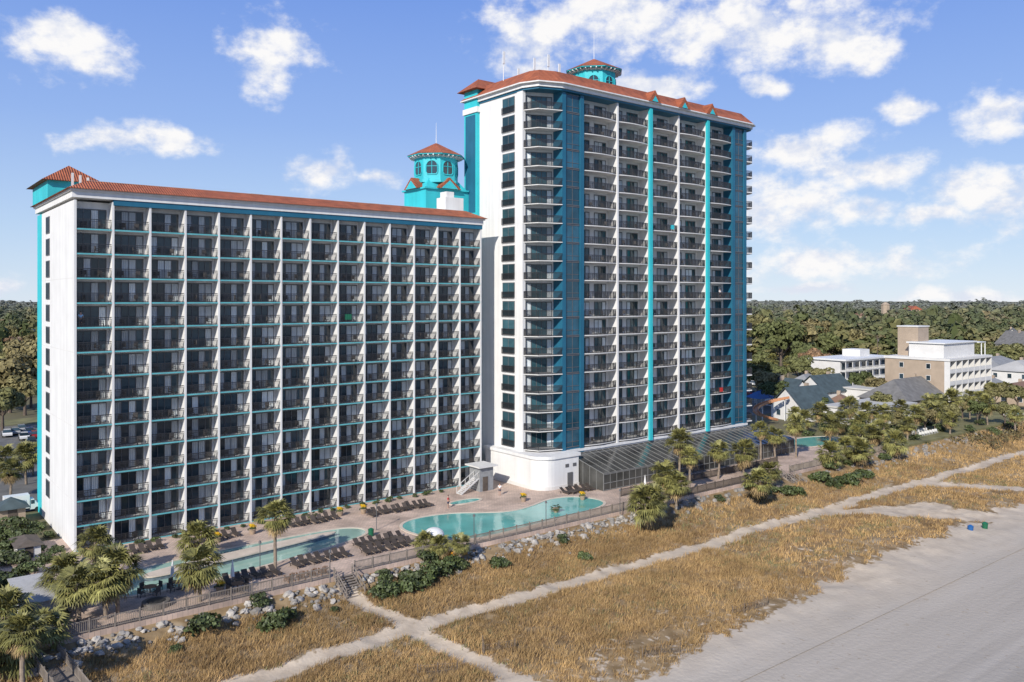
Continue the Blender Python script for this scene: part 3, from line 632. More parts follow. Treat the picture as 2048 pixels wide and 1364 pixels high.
for i in range(22):
    u=4+i*2.05+random.uniform(-.5,.5); r=random.uniform(.35,.6); o=link('shrub',random.choice(shr),None,(u,-1.3+random.uniform(-.3,.3),0)); o.scale=(r*1.3,r,r); o.rotation_euler=(0,0,random.uniform(0,6)); tag(o,'low green shrub along the foot of the long hotel, %s from the left'%ORD[i],'shrub','shrubs along the foot of the long hotel')
sc=leafcloud(2600,[(random.uniform(-22,22),random.uniform(-4,4),random.uniform(0,.4),random.uniform(1,2.2)) for _ in range(60)],.22,77)+np.array([176,-30,-1.2])
o=stuff(link('scrub',cloud_mesh('scrub',sc,scrubm))); tag(o,'low dark scrub covering the dune at the right edge','scrub')
# ------------------------------------------------------------------ rocks
def rock(seed):
    import bmesh; bm=bmesh.new(); bmesh.ops.create_icosphere(bm,subdivisions=2,radius=1)
    for v in bm.verts: v.co*=1+.6*noise.noise(v.co*1.1+Vector((seed*7,0,0))); v.co.z*=.65
    me=bpy.data.meshes.new('boulder'); bm.to_mesh(me); bm.free(); me.materials.append(stone); return me
rk=[rock(s) for s in range(5)]
for i in range(260):
    u=random.uniform(-9,64); v=-25.7-abs(random.gauss(0,1.3))
    if 18<u<21.5: continue
    o=link('boulder',rk[i%5],None,(u,v,tz(u,v)+.1)); s=random.uniform(.15,.48); o.scale=(s,s*random.uniform(.7,1.2),s); o.rotation_euler=(random.uniform(-.5,.5),random.uniform(-.5,.5),random.uniform(0,6)); tag(o,'grey boulder in the rock bank below the pool deck fence','rock','boulders below the deck fence')
sm=MB()
for i in range(560):
    u=random.uniform(-9,185) if i<300 else random.uniform(-9,64); v=-25.6-abs(random.gauss(0,1.5)); s=random.uniform(.1,.24) if u<64 else random.uniform(.25,.55)
    b=MB().cyl(0,0,-s*.4,s*.5,s,s*.6,6,random.uniform(0,1)); sm.merge(b,(u,v,tz(u,v)+.1),random.uniform(0,6))
o=stuff(sm.build('rubble',stone)); tag(o,'small grey rubble among the boulders along the dune edge','rocks')
# ------------------------------------------------------------------ pools
def smooth_loop(p,it=3):
    for _ in range(it):
        q=[]; n=len(p)
        for i in range(n):
            a,b=p[i],p[(i+1)%n]; q+=[(a[0]*.75+b[0]*.25,a[1]*.75+b[1]*.25),(a[0]*.25+b[0]*.75,a[1]*.25+b[1]*.75)]
        p=q
    return p
def pool(label,poly,mat,it=3,wd=.4,name='swimming_pool'):
    c=Vector((sum(p[0] for p in poly)/len(poly),sum(p[1] for p in poly)/len(poly),0)); p=smooth_loop([(x-c.x,y-c.y) for x,y in poly],it); t=thing(name,label,'pool',c)
    o=offset(p,-wd); n=len(p); vs=[(x,y,.004) for x,y in o]+[(x,y,.10) for x,y in o]+[(x,y,.10) for x,y in p]+[(x,y,.01) for x,y in p]; fs=[]
    for i in range(n):
        j2=(i+1)%n; fs+=[(i,j2,n+j2,n+i),(n+i,n+j2,2*n+j2,2*n+i),(2*n+i,2*n+j2,3*n+j2,3*n+i)]
    MB().add(vs,fs).build('coping',coping,t); MB().add([(x,y,.05) for x,y in p],[tuple(range(n))]).build('water',mat,t); return t
pool('large free form turquoise swimming pool before the tower podium',[(32.5,-15),(34.2,-12),(38,-11),(42.5,-12),(46,-14.8),(49,-16.2),(53,-15.5),(57,-14),(61,-15),(62.8,-19),(61,-22),(55,-23),(50,-23),(43,-23.8),(37,-23.8),(33.5,-20.5)],waterm)
pool('small oval whirlpool beside the wooden stair',[(44,-8.2),(45,-7),(49,-7),(50,-8.2),(49,-9.4),(45,-9.4)],waterm,3,.35)
rv=pool('long narrow lazy river pool in front of the long hotel',[(-1,-15.8),(1,-18.6),(8,-18.6),(16,-17.2),(23,-15.8),(28,-14.2),(29.5,-12.4),(28.8,-10.4),(26,-9.4),(16,-9.4),(6,-10.2),(0,-12)],riverm)
isl=smooth_loop([(3,-14.8),(5,-15.6),(14,-14.3),(24,-12.8),(25.8,-12.2),(24,-11.6),(14,-12.2),(5,-13.4)],3); rl=rv.location
i1=MB().prism([(x-rl.x,y-rl.y) for x,y in isl],.03,.42).build('island_wall',M('blue_grey_tile',(.13,.17,.2),.5,.3,4),rv)
MB().prism([(x-rl.x,y-rl.y) for x,y in offset(isl,-.1)],.42,.55).build('island_cap',coping,i1)
pool('turquoise pool behind the palms right of the atrium',[(119,-12),(121,-8),(130,-7),(136,-9),(137,-13),(130,-15.5),(122,-15)],waterm)
pool('small blue pool at the right edge of the grounds',[(196,-22),(197,-18.5),(206,-18.5),(207,-22)],waterm)
# ------------------------------------------------------------------ loungers
lg=thing('sun_lounger','x','sun lounger',(0,0,0)); 
sb=MB(); 
for i in range(9): sb.box(-.3,.3,-.95+.135*i,-.95+.135*i+.11,.32,.36)
sb.build('seat',loungem,lg); bk=MB()
for i in range(6):
    y=.28+.1*i; z=.36+.075*i; bk.add([(-.3,y,z),(.3,y,z),(.3,y+.08,z+.06),(-.3,y+.08,z+.06),(-.3,y,z-.03),(.3,y,z-.03),(.3,y+.08,z+.03),(-.3,y+.08,z+.03)],[(0,1,2,3),(7,6,5,4),(0,4,5,1),(1,5,6,2),(2,6,7,3),(3,7,4,0)])
bk.build('backrest',loungem,lg); fr=MB()
for x in (-.33,.33): fr.box(x-.025,x+.025,-.97,.9,.27,.33)
fr.build('frame',loungem,lg)
for x in (-.3,.3):
    for y in (-.85,.6): MB().box(x-.03,x+.03,y-.03,y+.03,.003,.27).build('leg',loungem,lg)
lgk=kids(lg); first=[True]
rowsL=[(5,4,-4.2,.95,'row at the long hotel left end'),(11,6,-4.6,1.05,'short row before the long hotel'),(22,8,-5.0,1.0,'middle row before the long hotel'),(33.2,11,-6.6,.86,'row behind the large pool'),(25.6,7,-17.8,.9,'front row left of the large pool'),(25.0,7,-20.4,.95,'second row left of the large pool'),(17.2,7,-19.6,.95,'row seaward of the lazy river'),(9.8,6,-20.4,.95,'row by the closed white parasol'),(61.0,7,-13.3,.75,'row beside the tower podium')]
for (u,n,v,sp,where) in rowsL:
    for i in range(n):
        loc=(u+i*sp+random.uniform(-.06,.06),v+random.uniform(-.3,.3),.0); lab='dark brown lounger, %s from left in the %s'%(ORD[i],where); r_=random.uniform(-.14,.14)
        if first[0]: first[0]=False; lg.location=loc; lg.rotation_euler=(0,0,r_); lg['label']=lab; lg['group']='dark sun loungers on the deck'
        else: dup(lg,loc,r_,None,lab,'dark sun loungers on the deck',lgk)
def adir(loc,rz,label):
    t=thing('wooden_chair',label,'chair',loc,rz,'brown wooden chairs by the fence'); s=MB()
    for i in range(5): s.bar((-.28,-.3+.13*i,.36-.03*i),(.28,-.3+.13*i,.36-.03*i),.11,.03)
    s.build('seat',bwood,t); b=MB()
    for i in range(5): b.bar((-.24+.12*i,.28,.2),(-.26+.13*i,.5,.98-.04*abs(i-2)),.1,.025)
    b.build('backrest',bwood,t)
    for x in (-.34,.34):
        MB().box(x-.06,x+.06,-.4,.4,.55,.58).build('armrest',bwood,t); MB().box(x-.04,x+.04,-.38,-.28,.003,.55).build('leg',bwood,t); MB().bar((x,.5,.02),(x,-.2,.34),.05,.09).build('leg',bwood,t)
for i in range(4): adir((14.8+1.2*i,-23.6,0),random.uniform(-.2,.2)+math.pi,'brown slatted wooden chair, %s from left by the deck fence'%ORD[i])
def table_set(p,label):
    t=thing('round_table',label,'table',p); MB().cyl(0,0,.7,.75,.6,.6,18).build('tabletop',bwood,t); MB().cyl(0,0,.03,.7,.06,.06,8).build('pedestal',dwood,t); MB().cyl(0,0,.003,.03,.3,.3,12).build('base',dwood,t)
    for i in range(4):
        a=i*math.pi/2+.4; c=link('patio_chair',bc_me,None,(p.x+.95*math.cos(a),p.y+.95*math.sin(a),0)); c.rotation_euler=(0,0,a-math.pi/2); tag(c,'dark patio chair at the %s, %s clockwise'%(label,ORD[i]),'chair')
table_set(G(358,1178),'round brown table nearest the palm pair')
table_set(G(475,1182),'round brown table beneath the white parasol')
table_set(G(300,1188),'round brown table near the fire pit')
def parasol(p,label):
    t=thing('closed_parasol',label,'parasol',p); MB().cyl(0,0,.05,2.5,.03,.03,8).build('pole',dwood,t); MB().cyl(0,0,.004,.06,.28,.25,12).build('base',framem,t); c=MB().cyl(0,0,.95,1.5,.2,.17,9); c.cyl(0,0,1.5,2.55,.17,.03,9); c.build('canopy',whitep,t)
for px,py,l in ((465,1172,'closed white parasol beside the lounger row'),(345,1172,'closed white parasol beside the left round table'),(1290,985,'closed white parasol by the atrium end')): parasol(G(px,py),l)
p=G(312,1212); t=thing('fire_pit','round dark stone fire pit near the left corner of the deck','fire pit',p); MB().cyl(0,0,.003,.5,1.25,1.2,24).build('ring',M('dark_stone',(.12,.11,.1),.85,.3,3),t); MB().cyl(0,0,.5,.54,.8,.8,20).build('grate',rubber,t)
p=G(868,1092); t=thing('mushroom_fountain','white domed fountain canopy at the near edge of the large pool','fountain',p); MB().cyl(0,0,0,1.3,.15,.12,12).build('stem',whitep,t); dm=MB()
for i in range(5): a0,a1=i*math.pi/10,(i+1)*math.pi/10; dm.cyl(0,0,1.2+.9*math.sin(a0),1.2+.9*math.sin(a1)-.001,1.2*math.cos(a0),1.2*math.cos(a1),18)
dm.build('dome',whitep,t)
flm=cloud_mesh('flowers',leafcloud(240,lobes(55,.42,.35,6),.08,55),yellowf); lfm=cloud_mesh('leaves',leafcloud(140,lobes(56,.45,.15,6),.12,56),shrubm)
pot=MB().cyl(0,0,.003,.55,.28,.42,14); pot.cyl(0,0,.55,.62,.46,.46,14); pot=pot.mesh('pot',terra); agm=cloud_mesh('leaves',frond_crown(41,18)*.5,shrubm)
for i,(px,py,k) in enumerate(sorted([(435,1085,0),(505,1068,0),(680,1032,0),(727,1027,0),(1112,1025,1),(1047,1003,0),(440,1185,0),(625,1040,1),(1165,1000,0)])):
    t=thing('flower_planter','clay planter with %s on the deck, %s from left'%(('yellow flowers','spiky leaves')[k],ORD[i]),'planter',G(px,py),0,'clay planters on the deck'); link('pot',pot,t)
    if k==0: link('flowers',flm,t,(0,0,.6)); link('leaves',lfm,t,(0,0,.5))
    else: link('leaves',agm,t,(0,0,.62))
crot=[cloud_mesh('shrub',leafcloud(500,lobes(s+60,1.0,.5,8),.12,s+60),orangef) for s in range(1)]
shrubs([(905,1105,.9),(925,1100,.7),(848,1100,.6)],0,'orange and yellow leaved shrub by the domed fountain, %s from left','orange shrubs at the pool edge',crot)
palms([(880,1108,1090),(920,1112,1088),(850,1100,1085)],'low palm beside the orange shrubs at the pool edge, %s from left','low palms at the pool edge',0,.9)
# ------------------------------------------------------------------ fences
def fence(name,pts,h,label,mat=wood,step=2.0,sp=.15,pw=.075,cat='fence',lean=0):
    o0=Vector(pts[0]); t=thing(name,label,cat,o0); pan=MB()
    for a,b in zip(pts,pts[1:]):
        a=Vector(a)-o0;b=Vector(b)-o0; L=(b-a).length; n=max(1,round(L/step))
        for i in range(n+1):
            p=a.lerp(b,i/n); w=.06 if not lean else .03; MB().box(p.x-w,p.x+w,p.y-w,p.y+w,p.z-.25,p.z+h+.12).build('post',mat,t)
        for hz in (.18,h-.05): pan.bar(a+Vector((0,0,hz)),b+Vector((0,0,hz)),.05 if not lean else .02,.09 if not lean else .02)
        m=int(L/sp)
        for i in range(m):
            p=a.lerp(b,(i+.5)/m); hh=h*(1 if not lean else random.uniform(.5,1.1)); dx=random.uniform(-lean,lean); pan.bar((p.x,p.y,p.z+(.1 if not lean else -.1)),(p.x+dx,p.y+random.uniform(-lean,lean),p.z+hh),pw,.03)
    pan.build('picket_panel',mat,t); return t
fence('picket_fence',[(-7.5,-25.1,0),(18.4,-25.1,0)],1.1,'grey wooden picket fence along the near deck edge left of the steps')
fence('picket_fence',[(21.2,-25.1,0),(31.5,-25.1,0)],1.1,'grey wooden picket fence between the steps and large pool')
fence('picket_fence',[(34.5,-25.1,0),(62.5,-25.1,0)],1.1,'grey wooden picket fence along the sea side of the large pool')
fence('picket_fence',[(66,-25.0,0),(96,-25.0,0)],1.1,'grey wooden railing along the boardwalk before the atrium',dwood)
fence('picket_fence',[(66,-19.5,0),(104,-19.5,0)],1.1,'dark wooden railing on the inner side of the atrium boardwalk',dwood)
fence('picket_fence',[(99,-25.0,0),(130,-25.0,0)],1.1,'grey wooden railing along the far pool deck',wood)
fence('picket_fence',[(-7.5,-25.1,0),(-7.5,-13,0)],1.3,'grey wooden fence along the left end of the deck')
fence('picket_fence',[(-6.0,-25.8,-.9),(-4.6,-40,-1.9)],1.0,'wooden boardwalk railing in the bottom left, seaward side')
fence('picket_fence',[(-8.0,-25.8,-.9),(-6.6,-40,-1.9)],1.0,'wooden boardwalk railing in the bottom left, landward side')
bw=MB()
for i in range(70):
    y=-25.4-.21*i; x=-7.9+.1*i*.21; z=-.85-.075*i*.21; bw.box(x,x+1.9,y-.19,y,z-.05,z)
tag(bw.build('boardwalk',wood),'weathered plank boardwalk running down to the dunes bottom left','boardwalk')
def steps(u,v,z0,z1,w,label,n=9):
    t=thing('wooden_steps',label,'steps',(u,v,z1)); h=(z0-z1)/n
    s=MB()
    for i in range(n):
        yy=-.3*i; zz=z0-z1-h*(i+1)
        s.box(-w/2,w/2,yy-.3,yy,zz+h*.6,zz+h*.6+.06)
    s.build('tread',wood,t)
    for x in (-w/2,w/2):
        MB().bar((x,0,z0-z1-.1),(x,-.3*n,0),.08,.25).build('stringer',wood,t); r=MB(); r.bar((x,0,z0-z1+.95),(x,-.3*n,1.0),.07,.09); r.bar((x,0,z0-z1+.5),(x,-.3*n,.55),.05,.07)
        for i in range(0,n+1,3): r.box(x-.05,x+.05,-.3*i-.05,-.3*i+.05,z0-z1-h*i-.1,z0-z1-h*i+1.0)
        r.build('handrail',wood,t)
steps(19.8,-25.3,0,-1.5,2.0,'weathered wooden steps from the pool deck to the near dune path')
steps(97.5,-25.3,0,-1.6,2.2,'wooden steps down to the dune beyond the atrium palms')
steps(128,-25.3,0,-1.6,2.6,'wide wooden beach steps near the white lawn chairs',10)
sfm=M('grey_lath',(.19,.145,.105),.9,.3,4)
for i,(a,b,l) in enumerate([((965,1310),(1030,1300),'short leaning lath sand fence right of the path crossing'),((835,1350),(915,1345),'lath sand fence at the bottom centre of the dunes'),((1285,1312),(1360,1298),'lath sand fence in the grass near the beach, bottom right'),((1465,1225),(1535,1208),'lath sand fence along the grass edge by the beach'),((965,1290),(968,1312),'lath sand fence end running toward the path')]):
    p0=G(*a,-2.2); p1=G(*b,-2.2); p0.z=tz(p0.x,p0.y); p1.z=tz(p1.x,p1.y); fence('sand_fence',[p0,p1],.75,l,sfm,1.8,.16,.028,'fence',.1)
for px,py,m,l in ((1941,1066,bluep,'blue round beach litter bin'),(1970,1060,greenp,'green round beach litter bin')):
    p=G(px,py,-2.65); t=thing('litter_bin',l+' standing on the sand','bin',p); c=MB().cyl(0,0,0,.85,.3,.36,16); c.cyl(0,0,.85,.9,.39,.39,16); c.build('barrel',m,t); MB().cyl(0,0,.9,1.08,.37,.12,16).build('lid',m,t)
p=G(742,1072); t=thing('litter_bin','small green litter bin beside the lounger rows','bin',p); MB().cyl(0,0,.003,.8,.3,.34,14).build('barrel',greenp,t); MB().cyl(0,0,.8,.95,.36,.1,14).build('lid',greenp,t)
# ------------------------------------------------------------------ stair booth by hotel A
t=thing('stair_booth','grey boarded booth with an outside stair at the right end of the long hotel','booth',(51,-5,0))
MB().box(1.0,3.4,.2,2.8,0,3.5).build('wall',M('grey_siding',(.25,.26,.27),.7,.15,2),t); MB().box(.5,3.9,-.3,3.3,3.5,3.7).build('roof',offw,t); MB().box(1.5,2.4,.14,.197,.05,2.1).build('door',dwood,t)
st=MB()
for i in range(11): st.box(-2.2+.28*i,-2.2+.28*(i+1),.4,1.5,.17*i+.02,.17*i+.09)
st.build('tread',offw,t)
for y in (.4,1.5):
    h=MB(); h.bar((-2.2,y,1.0),(.95,y,2.9),.06,.08); h.bar((-2.2,y,.05),(.95,y,1.95),.07,.2)
    for i in range(5): h.bar((-2.2+.75*i,y,.45*i),(-2.2+.75*i,y,.45*i+1.0),.06)
    h.build('handrail',offw,t)
# ------------------------------------------------------------------ left property
t=thing('canvas_shelter','grey white canvas shelter with a flat sloping top beside the left deck end','shelter',(-6.3,-17,0)); MB().box(-1.5,1.5,-3.4,3.4,.02,1.9).build('wall',M('grey_canvas',(.46,.46,.455),.8,.1,2),t); MB().add([(-1.7,-3.6,1.95),(1.7,-3.6,1.95),(1.7,3.6,2.35),(-1.7,3.6,2.35),(-1.7,-3.6,1.88),(1.7,-3.6,1.88),(1.7,3.6,2.28),(-1.7,3.6,2.28)],[(0,1,2,3),(7,6,5,4),(0,4,5,1),(1,5,6,2),(2,6,7,3),(3,7,4,0)]).build('roof',fabric,t)
t=thing('garden_shed','low shed with dark roof against the end wall of the long hotel','shed',(-4.2,3,0)); MB().box(-1.1,1.1,-2.2,2.2,-.1,1.3).build('wall',offw,t); hip(MB(),-1.1,1.1,-2.2,2.2,1.3,1.8,.3).build('roof',M('dark_brown_shingle',(.10,.08,.065),.85,.2,2),t); MB().box(-.4,.4,-2.25,-2.203,.05,1.25).build('door',dwood,t)
t=thing('kiosk','small kiosk with a blue grey roof left of the long hotel','kiosk',G(22,1045)); MB().box(-1.4,1.4,-1.4,1.4,-.1,2.0).build('wall',tan,t); hip(MB(),-1.4,1.4,-1.4,1.4,2.0,3.2,.5).build('roof',tealroof,t); MB().box(-.5,.5,-1.46,-1.403,.05,1.9).build('door',dwood,t)
fence('board_fence',[(-8.6,-12,0),(-8.6,14,0)],1.7,'dark board fence beside the left planting',dwood,2.4,.14,.12)
# ------------------------------------------------------------------ vehicles
def car_parts(paint):
    pr=[(-2.15,.35),(-2.2,.7),(-2.05,.92),(-1.2,1.0),(1.0,.98),(2.0,.82),(2.2,.62),(2.18,.35)]
    b=MB(); n=len(pr); b.add([(x,-.86,z) for x,z in pr]+[(x,.86,z) for x,z in pr],[tuple(range(n)),tuple(range(2*n-1,n-1,-1))]+[(i,n+i,n+(i+1)%n,(i+1)%n) for i in range(n)])
    r=MB().add([(-1.35,-.62,1.46),(.25,-.62,1.46),(.25,.62,1.46),(-1.35,.62,1.46),(-1.3,-.6,1.5),(.2,-.6,1.5),(.2,.6,1.5),(-1.3,.6,1.5)],[(0,1,5,4),(1,2,6,5),(2,3,7,6),(3,0,4,7),(4,5,6,7)])
    g=MB().add([(-1.95,-.78,.99),(1.05,-.78,.98),(1.05,.78,.98),(-1.95,.78,.99),(-1.35,-.62,1.455),(.25,-.62,1.455),(.25,.62,1.455),(-1.35,.62,1.455)],[(0,1,5,4),(1,2,6,5),(2,3,7,6),(3,0,4,7)])
    return b.mesh('body',paint),r.mesh('roof',paint),g.mesh('window',glass)
def wheel_me():
    w=MB(); n=14
    v=[(.33*math.cos(2*math.pi*i/n),y,.33*math.sin(2*math.pi*i/n)) for y in (-.11,.11) for i in range(n)]
    w.add(v,[tuple(range(n)),tuple(range(2*n-1,n-1,-1))]+[(i,n+i,n+(i+1)%n,(i+1)%n) for i in range(n)]); return w.mesh('wheel',rubber)
wm=wheel_me(); cps=[car_parts(m) for m in carm]; hl=MB().box(-.03,.03,-.17,.17,-.07,.07).mesh('headlight',lightm); cn=['white','silver','black','red','blue']
def car(p,rz,c,where):
    t=thing('parked_car','%s %s'%(cn[c],where),'car',p,rz); link('body',cps[c][0],t); link('roof',cps[c][1],t); link('window',cps[c][2],t)
    for x in (-1.35,1.35):
        for y in (-.8,.8): link('wheel',wm,t,(x,y,.33))
    for y in (-.6,.6): link('headlight',hl,t,(2.19,y,.66))
for i,(px,py,c) in enumerate(sorted([(30,868,1),(48,878,0),(62,888,2),(42,862,1),(58,868,4),(14,872,0),(70,875,3)])): car(G(px,py),R(85),c,'car in the car park left of the long hotel, %s from left'%ORD[i])
for i,(px,py,c) in enumerate(sorted([(1503,770,0),(1514,772,1),(1526,772,2),(1500,790,3),(1518,765,4)])): car(G(px,py),R(60),c,'car parked beyond the tower, %s from left'%ORD[i])
for i,(px,py,c) in enumerate([(2008,812,1),(2030,806,0)]): car(G(px,py),R(20),c,'car by the far right pool, %s from left'%ORD[i])
p=G(40,1024); p.z=-.07; t=thing('delivery_van','white box truck with blue lettering parked at the left end of the long hotel','truck',p,R(0)); t.scale=(.72,.72,.78)
MB().box(-2.6,1.4,-1.1,1.1,.75,3.0).build('cargo_box',whitep,t); cb=MB(); pr=[(1.45,.5),(1.45,2.2),(2.1,2.2),(2.6,1.5),(3.3,1.3),(3.35,.5)]; n=6
cb.add([(x,-1,z) for x,z in pr]+[(x,1,z) for x,z in pr],[tuple(range(n)),tuple(range(2*n-1,n-1,-1))]+[(i,n+i,n+(i+1)%n,(i+1)%n) for i in range(n)]); cb.build('cab',whitep,t)
MB().add([(2.13,-.9,2.17),(2.13,.9,2.17),(2.62,.9,1.52),(2.62,-.9,1.52)],[(0,1,2,3)]).build('windscreen',glass,t); MB().box(1.6,2.2,-1.02,-1.002,1.4,2.05).build('side_window',glass,t)
MB().box(-2.6,3.2,-.8,.8,.45,.74).build('chassis',rubber,t)
for x in (-1.6,2.6):
    for y in (-.95,.95): w=link('wheel',wm,t,(x,y,.42)); w.scale=(1.25,1.2,1.25)
def text(s,size,mat,name,parent,loc,rot):
    cu=bpy.data.curves.new('t','FONT'); cu.body=s; cu.size=size; cu.align_x='CENTER'; o=bpy.data.objects.new('t',cu); COL.objects.link(o); dg=bpy.context.evaluated_depsgraph_get(); me=bpy.data.meshes.new_from_object(o.evaluated_get(dg)); bpy.data.objects.remove(o); me.materials.clear(); me.materials.append(mat); x=link(name,me,parent,loc); x.rotation_euler=rot; return x
text('TARHEEL',.62,bluep,'lettering',t,(-.2,-1.105,1.8),(R(90),0,0))
rg=MB()
for i in range(20):
    a=2*math.pi*i/20; b=2*math.pi*(i+1)/20; rg.bar((-2.2+.25*math.cos(a),-1.105,2.0+.25*math.sin(a)),(-2.2+.25*math.cos(b),-1.105,2.0+.25*math.sin(b)),.06,.01)
rg.build('emblem',bluep,t)
# ------------------------------------------------------------------ background buildings
def win(parent,x,y,z,w,h,side,fm=offw):
    if side=='f': f=MB().box(x-w/2-.1,x+w/2+.1,y-.06,y-.003,z-.1,z+h+.1); g=MB().box(x-w/2,x+w/2,y-.08,y-.061,z,z+h)
    else: f=MB().box(x-.06,x-.003,y-w/2-.1,y+w/2+.1,z-.1,z+h+.1); g=MB().box(x-.08,x-.061,y-w/2,y+w/2,z,z+h)
    o=f.build('window',fm,parent); g.build('pane',glass,o)
def house(label,p,rz,w,d,h,rh,wm_,rm,kind='gable',fl=1,cat='house',nw=4,name='house'):
    t=thing(name,label,cat,p,rz); x0,x1,y0,y1=-w/2,w/2,-d/2,d/2
    wl=MB().box(x0,x1,y0,y1,-.2,h)
    if kind=='gable':
        wl.add([(x0,y0,h),(x0,y1,h),(x0,0,h+rh-.15),(x1,y0,h),(x1,y1,h),(x1,0,h+rh-.15)],[(0,2,1),(3,4,5)])
        r=MB(); e=.5
        for s in (1,-1): r.add([(x0-e,s*(y1+e),h-.1),(x1+e,s*(y1+e),h-.1),(x1+e,0,h+rh),(x0-e,0,h+rh),(x0-e,s*(y1+e),h+.05),(x1+e,s*(y1+e),h+.05),(x1+e,0,h+rh+.15),(x0-e,0,h+rh+.15)],[(0,1,2,3),(4,5,6,7),(0,1,5,4),(0,3,7,4),(1,2,6,5)])
    elif kind=='hip': r=hip(MB(),x0,x1,y0,y1,h,h+rh,.6)
    else:
        r=MB().box(x0-.3,x1+.3,y0-.3,y1+.3,h,h+rh)
    wl.build('wall',wm_,t); r=r.build('roof',rm,t)
    if kind!='flat':
        MB().box(x1*.4-.4,x1*.4+.4,.3,1.1,h+rh*.3,h+rh+.7).build('chimney',tan,r)
    for f in range(fl):
        for i in range(nw): win(t,x0+w*(i+.5)/nw,y0,f*3+.9,1.2,1.3,'f')
        for i in range(max(1,int(d/4))): win(t,x0,y0+d*(i+.5)/max(1,int(d/4)),f*3+.9,1.1,1.3,'l')
    if nw%2==0: MB().box(-.5,.5,y0-.05,y0-.003,.05,2.1).build('door',dwood,t)
    return t
brownroof=M('brown_roof',(.2,.12,.08),.8,.1,.2); greysh=M('grey_shingle',(.24,.245,.25),.8,.15,.8); memb=M('pale_membrane',(.50,.49,.46),.7,.12,.4)
house('white house with a dark teal gabled roof nearest the tower',G(1605,836),R(-8),11,9,3.0,4.4,offw,tealroof,'gable',1)
house('white house with a broad dark teal roof behind the first',G(1650,806),R(-5),12,9,3.6,4.0,offw,tealroof,'gable',1)
house('white gabled cottage with dark roof left of the restaurant',G(1578,812),R(75),9,8,3.2,4.0,offw,tealroof,'gable',1)
house('low grey roofed cottage between the teal roofs and the white motel',G(1612,790),R(10),11,8,3.2,3.0,offw,greysh,'hip',1)
house('flat pale roofed annexe behind the restaurant',G(1745,806),R(0),16,8,4.2,.4,offw,memb,'flat',1,'building',5,'annexe')
house('brown roofed pavilion between the restaurant and the teal roofed house',G(1680,832),R(15),8,7,2.8,2.4,tan,brownroof,'hip',1,'pavilion',2,'pavilion')
house('low restaurant with a flat pale roof among the palms',G(1740,840),R(0),21,11,3.4,.4,offw,memb,'flat',1,'restaurant',7,'restaurant')
house('long beach building with a dark grey hipped roof beside the flat roofed restaurant',G(1815,818),R(0),25,12,3.4,4.6,tan,darkroof,'hip',1,'building',5,'beach_building')
house('small white cottage with a grey roof before the right motel houses',G(1985,800),R(0),11,8,3.2,2.8,offw,greysh,'hip',1)
house('small tan cottage with a brown roof near the far right pool',G(2040,806),R(0),11,8,3.0,2.6,tan,brownroof,'gable',1)
t=thing('motel','four storey tan brick motel with white balconied front and rooftop tower','motel',(198,-5.4,0))
MB().box(0,25,0,15.5,-.2,12.2).build('wall',tan,t); MB().box(-.25,25.25,-1.5,15.7,12.2,12.8).build('parapet',offw,t); MB().box(5,11,9,14.5,12.8,20.5).build('rooftop_tower',tan,t); MB().box(4.8,11.2,8.8,14.7,20.5,20.8).build('tower_cap',offw,t)
MB().box(2,20,1,10,12.8,16.4).build('roof_pavilion',offw,t); MB().box(1.5,20.5,.5,10.5,16.4,16.7).build('pavilion_roof',whitep,t)
MB().box(20.6,25,0,10,16.2,16.38).build('terrace_canopy',whitep,t)
for x in (24.8,22.5):
    for y in (.2,9.8): MB().box(x-.1,x+.1,y-.1,y+.1,12.8,16.2).build('canopy_post',whitep,t)
for i in range(8): MB().box(i*25/7-.15 if i else 0,i*25/7+.15,-1.4,-.003,-.2,12.19).build('column',offw,t)
for f in range(4):
    MB().box(.15,24.9,-1.3,-.005,f*3.05-.15,f*3.05+.05).build('balcony_slab',offw,t); MB().box(.15,24.9,-1.36,-1.302,f*3.05+.0,f*3.05+1.0).build('balcony_panel',offw,t)
    for i in range(7): MB().box(i*25/7+.5,(i+1)*25/7-.5,-.05,-.006,f*3.05+.1,f*3.05+2.3).build('sliding_door',glass,t)
for f in range(4):
    for q in range(2): win(t,0,4+q*7,f*3.05+.9,1.0,1.2,'l')
p=G(1728,776); t=thing('motel','low white motel with open walkways and flat roof behind the teal roofed houses','motel',p)
MB().box(-14,14,0,10,-.2,9.2).build('wall',offw,t); MB().box(-14.6,14.6,-2.2,10.5,9.2,9.7).build('roof',whitep,t)
MB().box(3,9,3,9,9.7,11.8).build('roof_room',offw,t)
for f in range(3):
    MB().box(-14.2,14.2,-1.9,-.005,f*3.05-.2,f*3.05).build('walkway_slab',offw,t); r=rail(MB(),[(-14.1,-1.85),(14.1,-1.85)],f*3.05,1.0,.5,.08); r.build('railing',offw,t)
    for i in range(7): MB().box(-13.2+i*4,-10.8+i*4,-.06,-.006,f*3.05+.3,f*3.05+2.3).build('window',glass,t)
for i in range(8): MB().box(-14.1+i*4.02,-13.9+i*4.02,-1.9,-1.7,-.2,9.19).build('column',offw,t)
house('white two storey house with grey hipped roof right of the tan motel',G(1990,768),R(0),20,12,6,3.2,offw,greysh,'hip',2,'house',6)
house('white house with pale grey roof at the right frame edge',G(2040,778),R(0),16,12,6,3,offw,greyroof,'hip',2,'house',5)
house('dark roofed house far right among the trees',G(2025,708),R(20),26,14,7,6,offw,darkroof,'gable',2,'house',6)
house('dark roofed house at the far right frame edge among the trees',G(2060,720),R(70),24,14,7,6,offw,darkroof,'gable',2,'house',6)
house('pale long building far off on the wooded horizon',D(1825,1100),R(38),46,14,14,5,M('pink_stucco',(.5,.34,.27),.8,.1,.2),tile,'hip',3,'building',8,'distant_building')
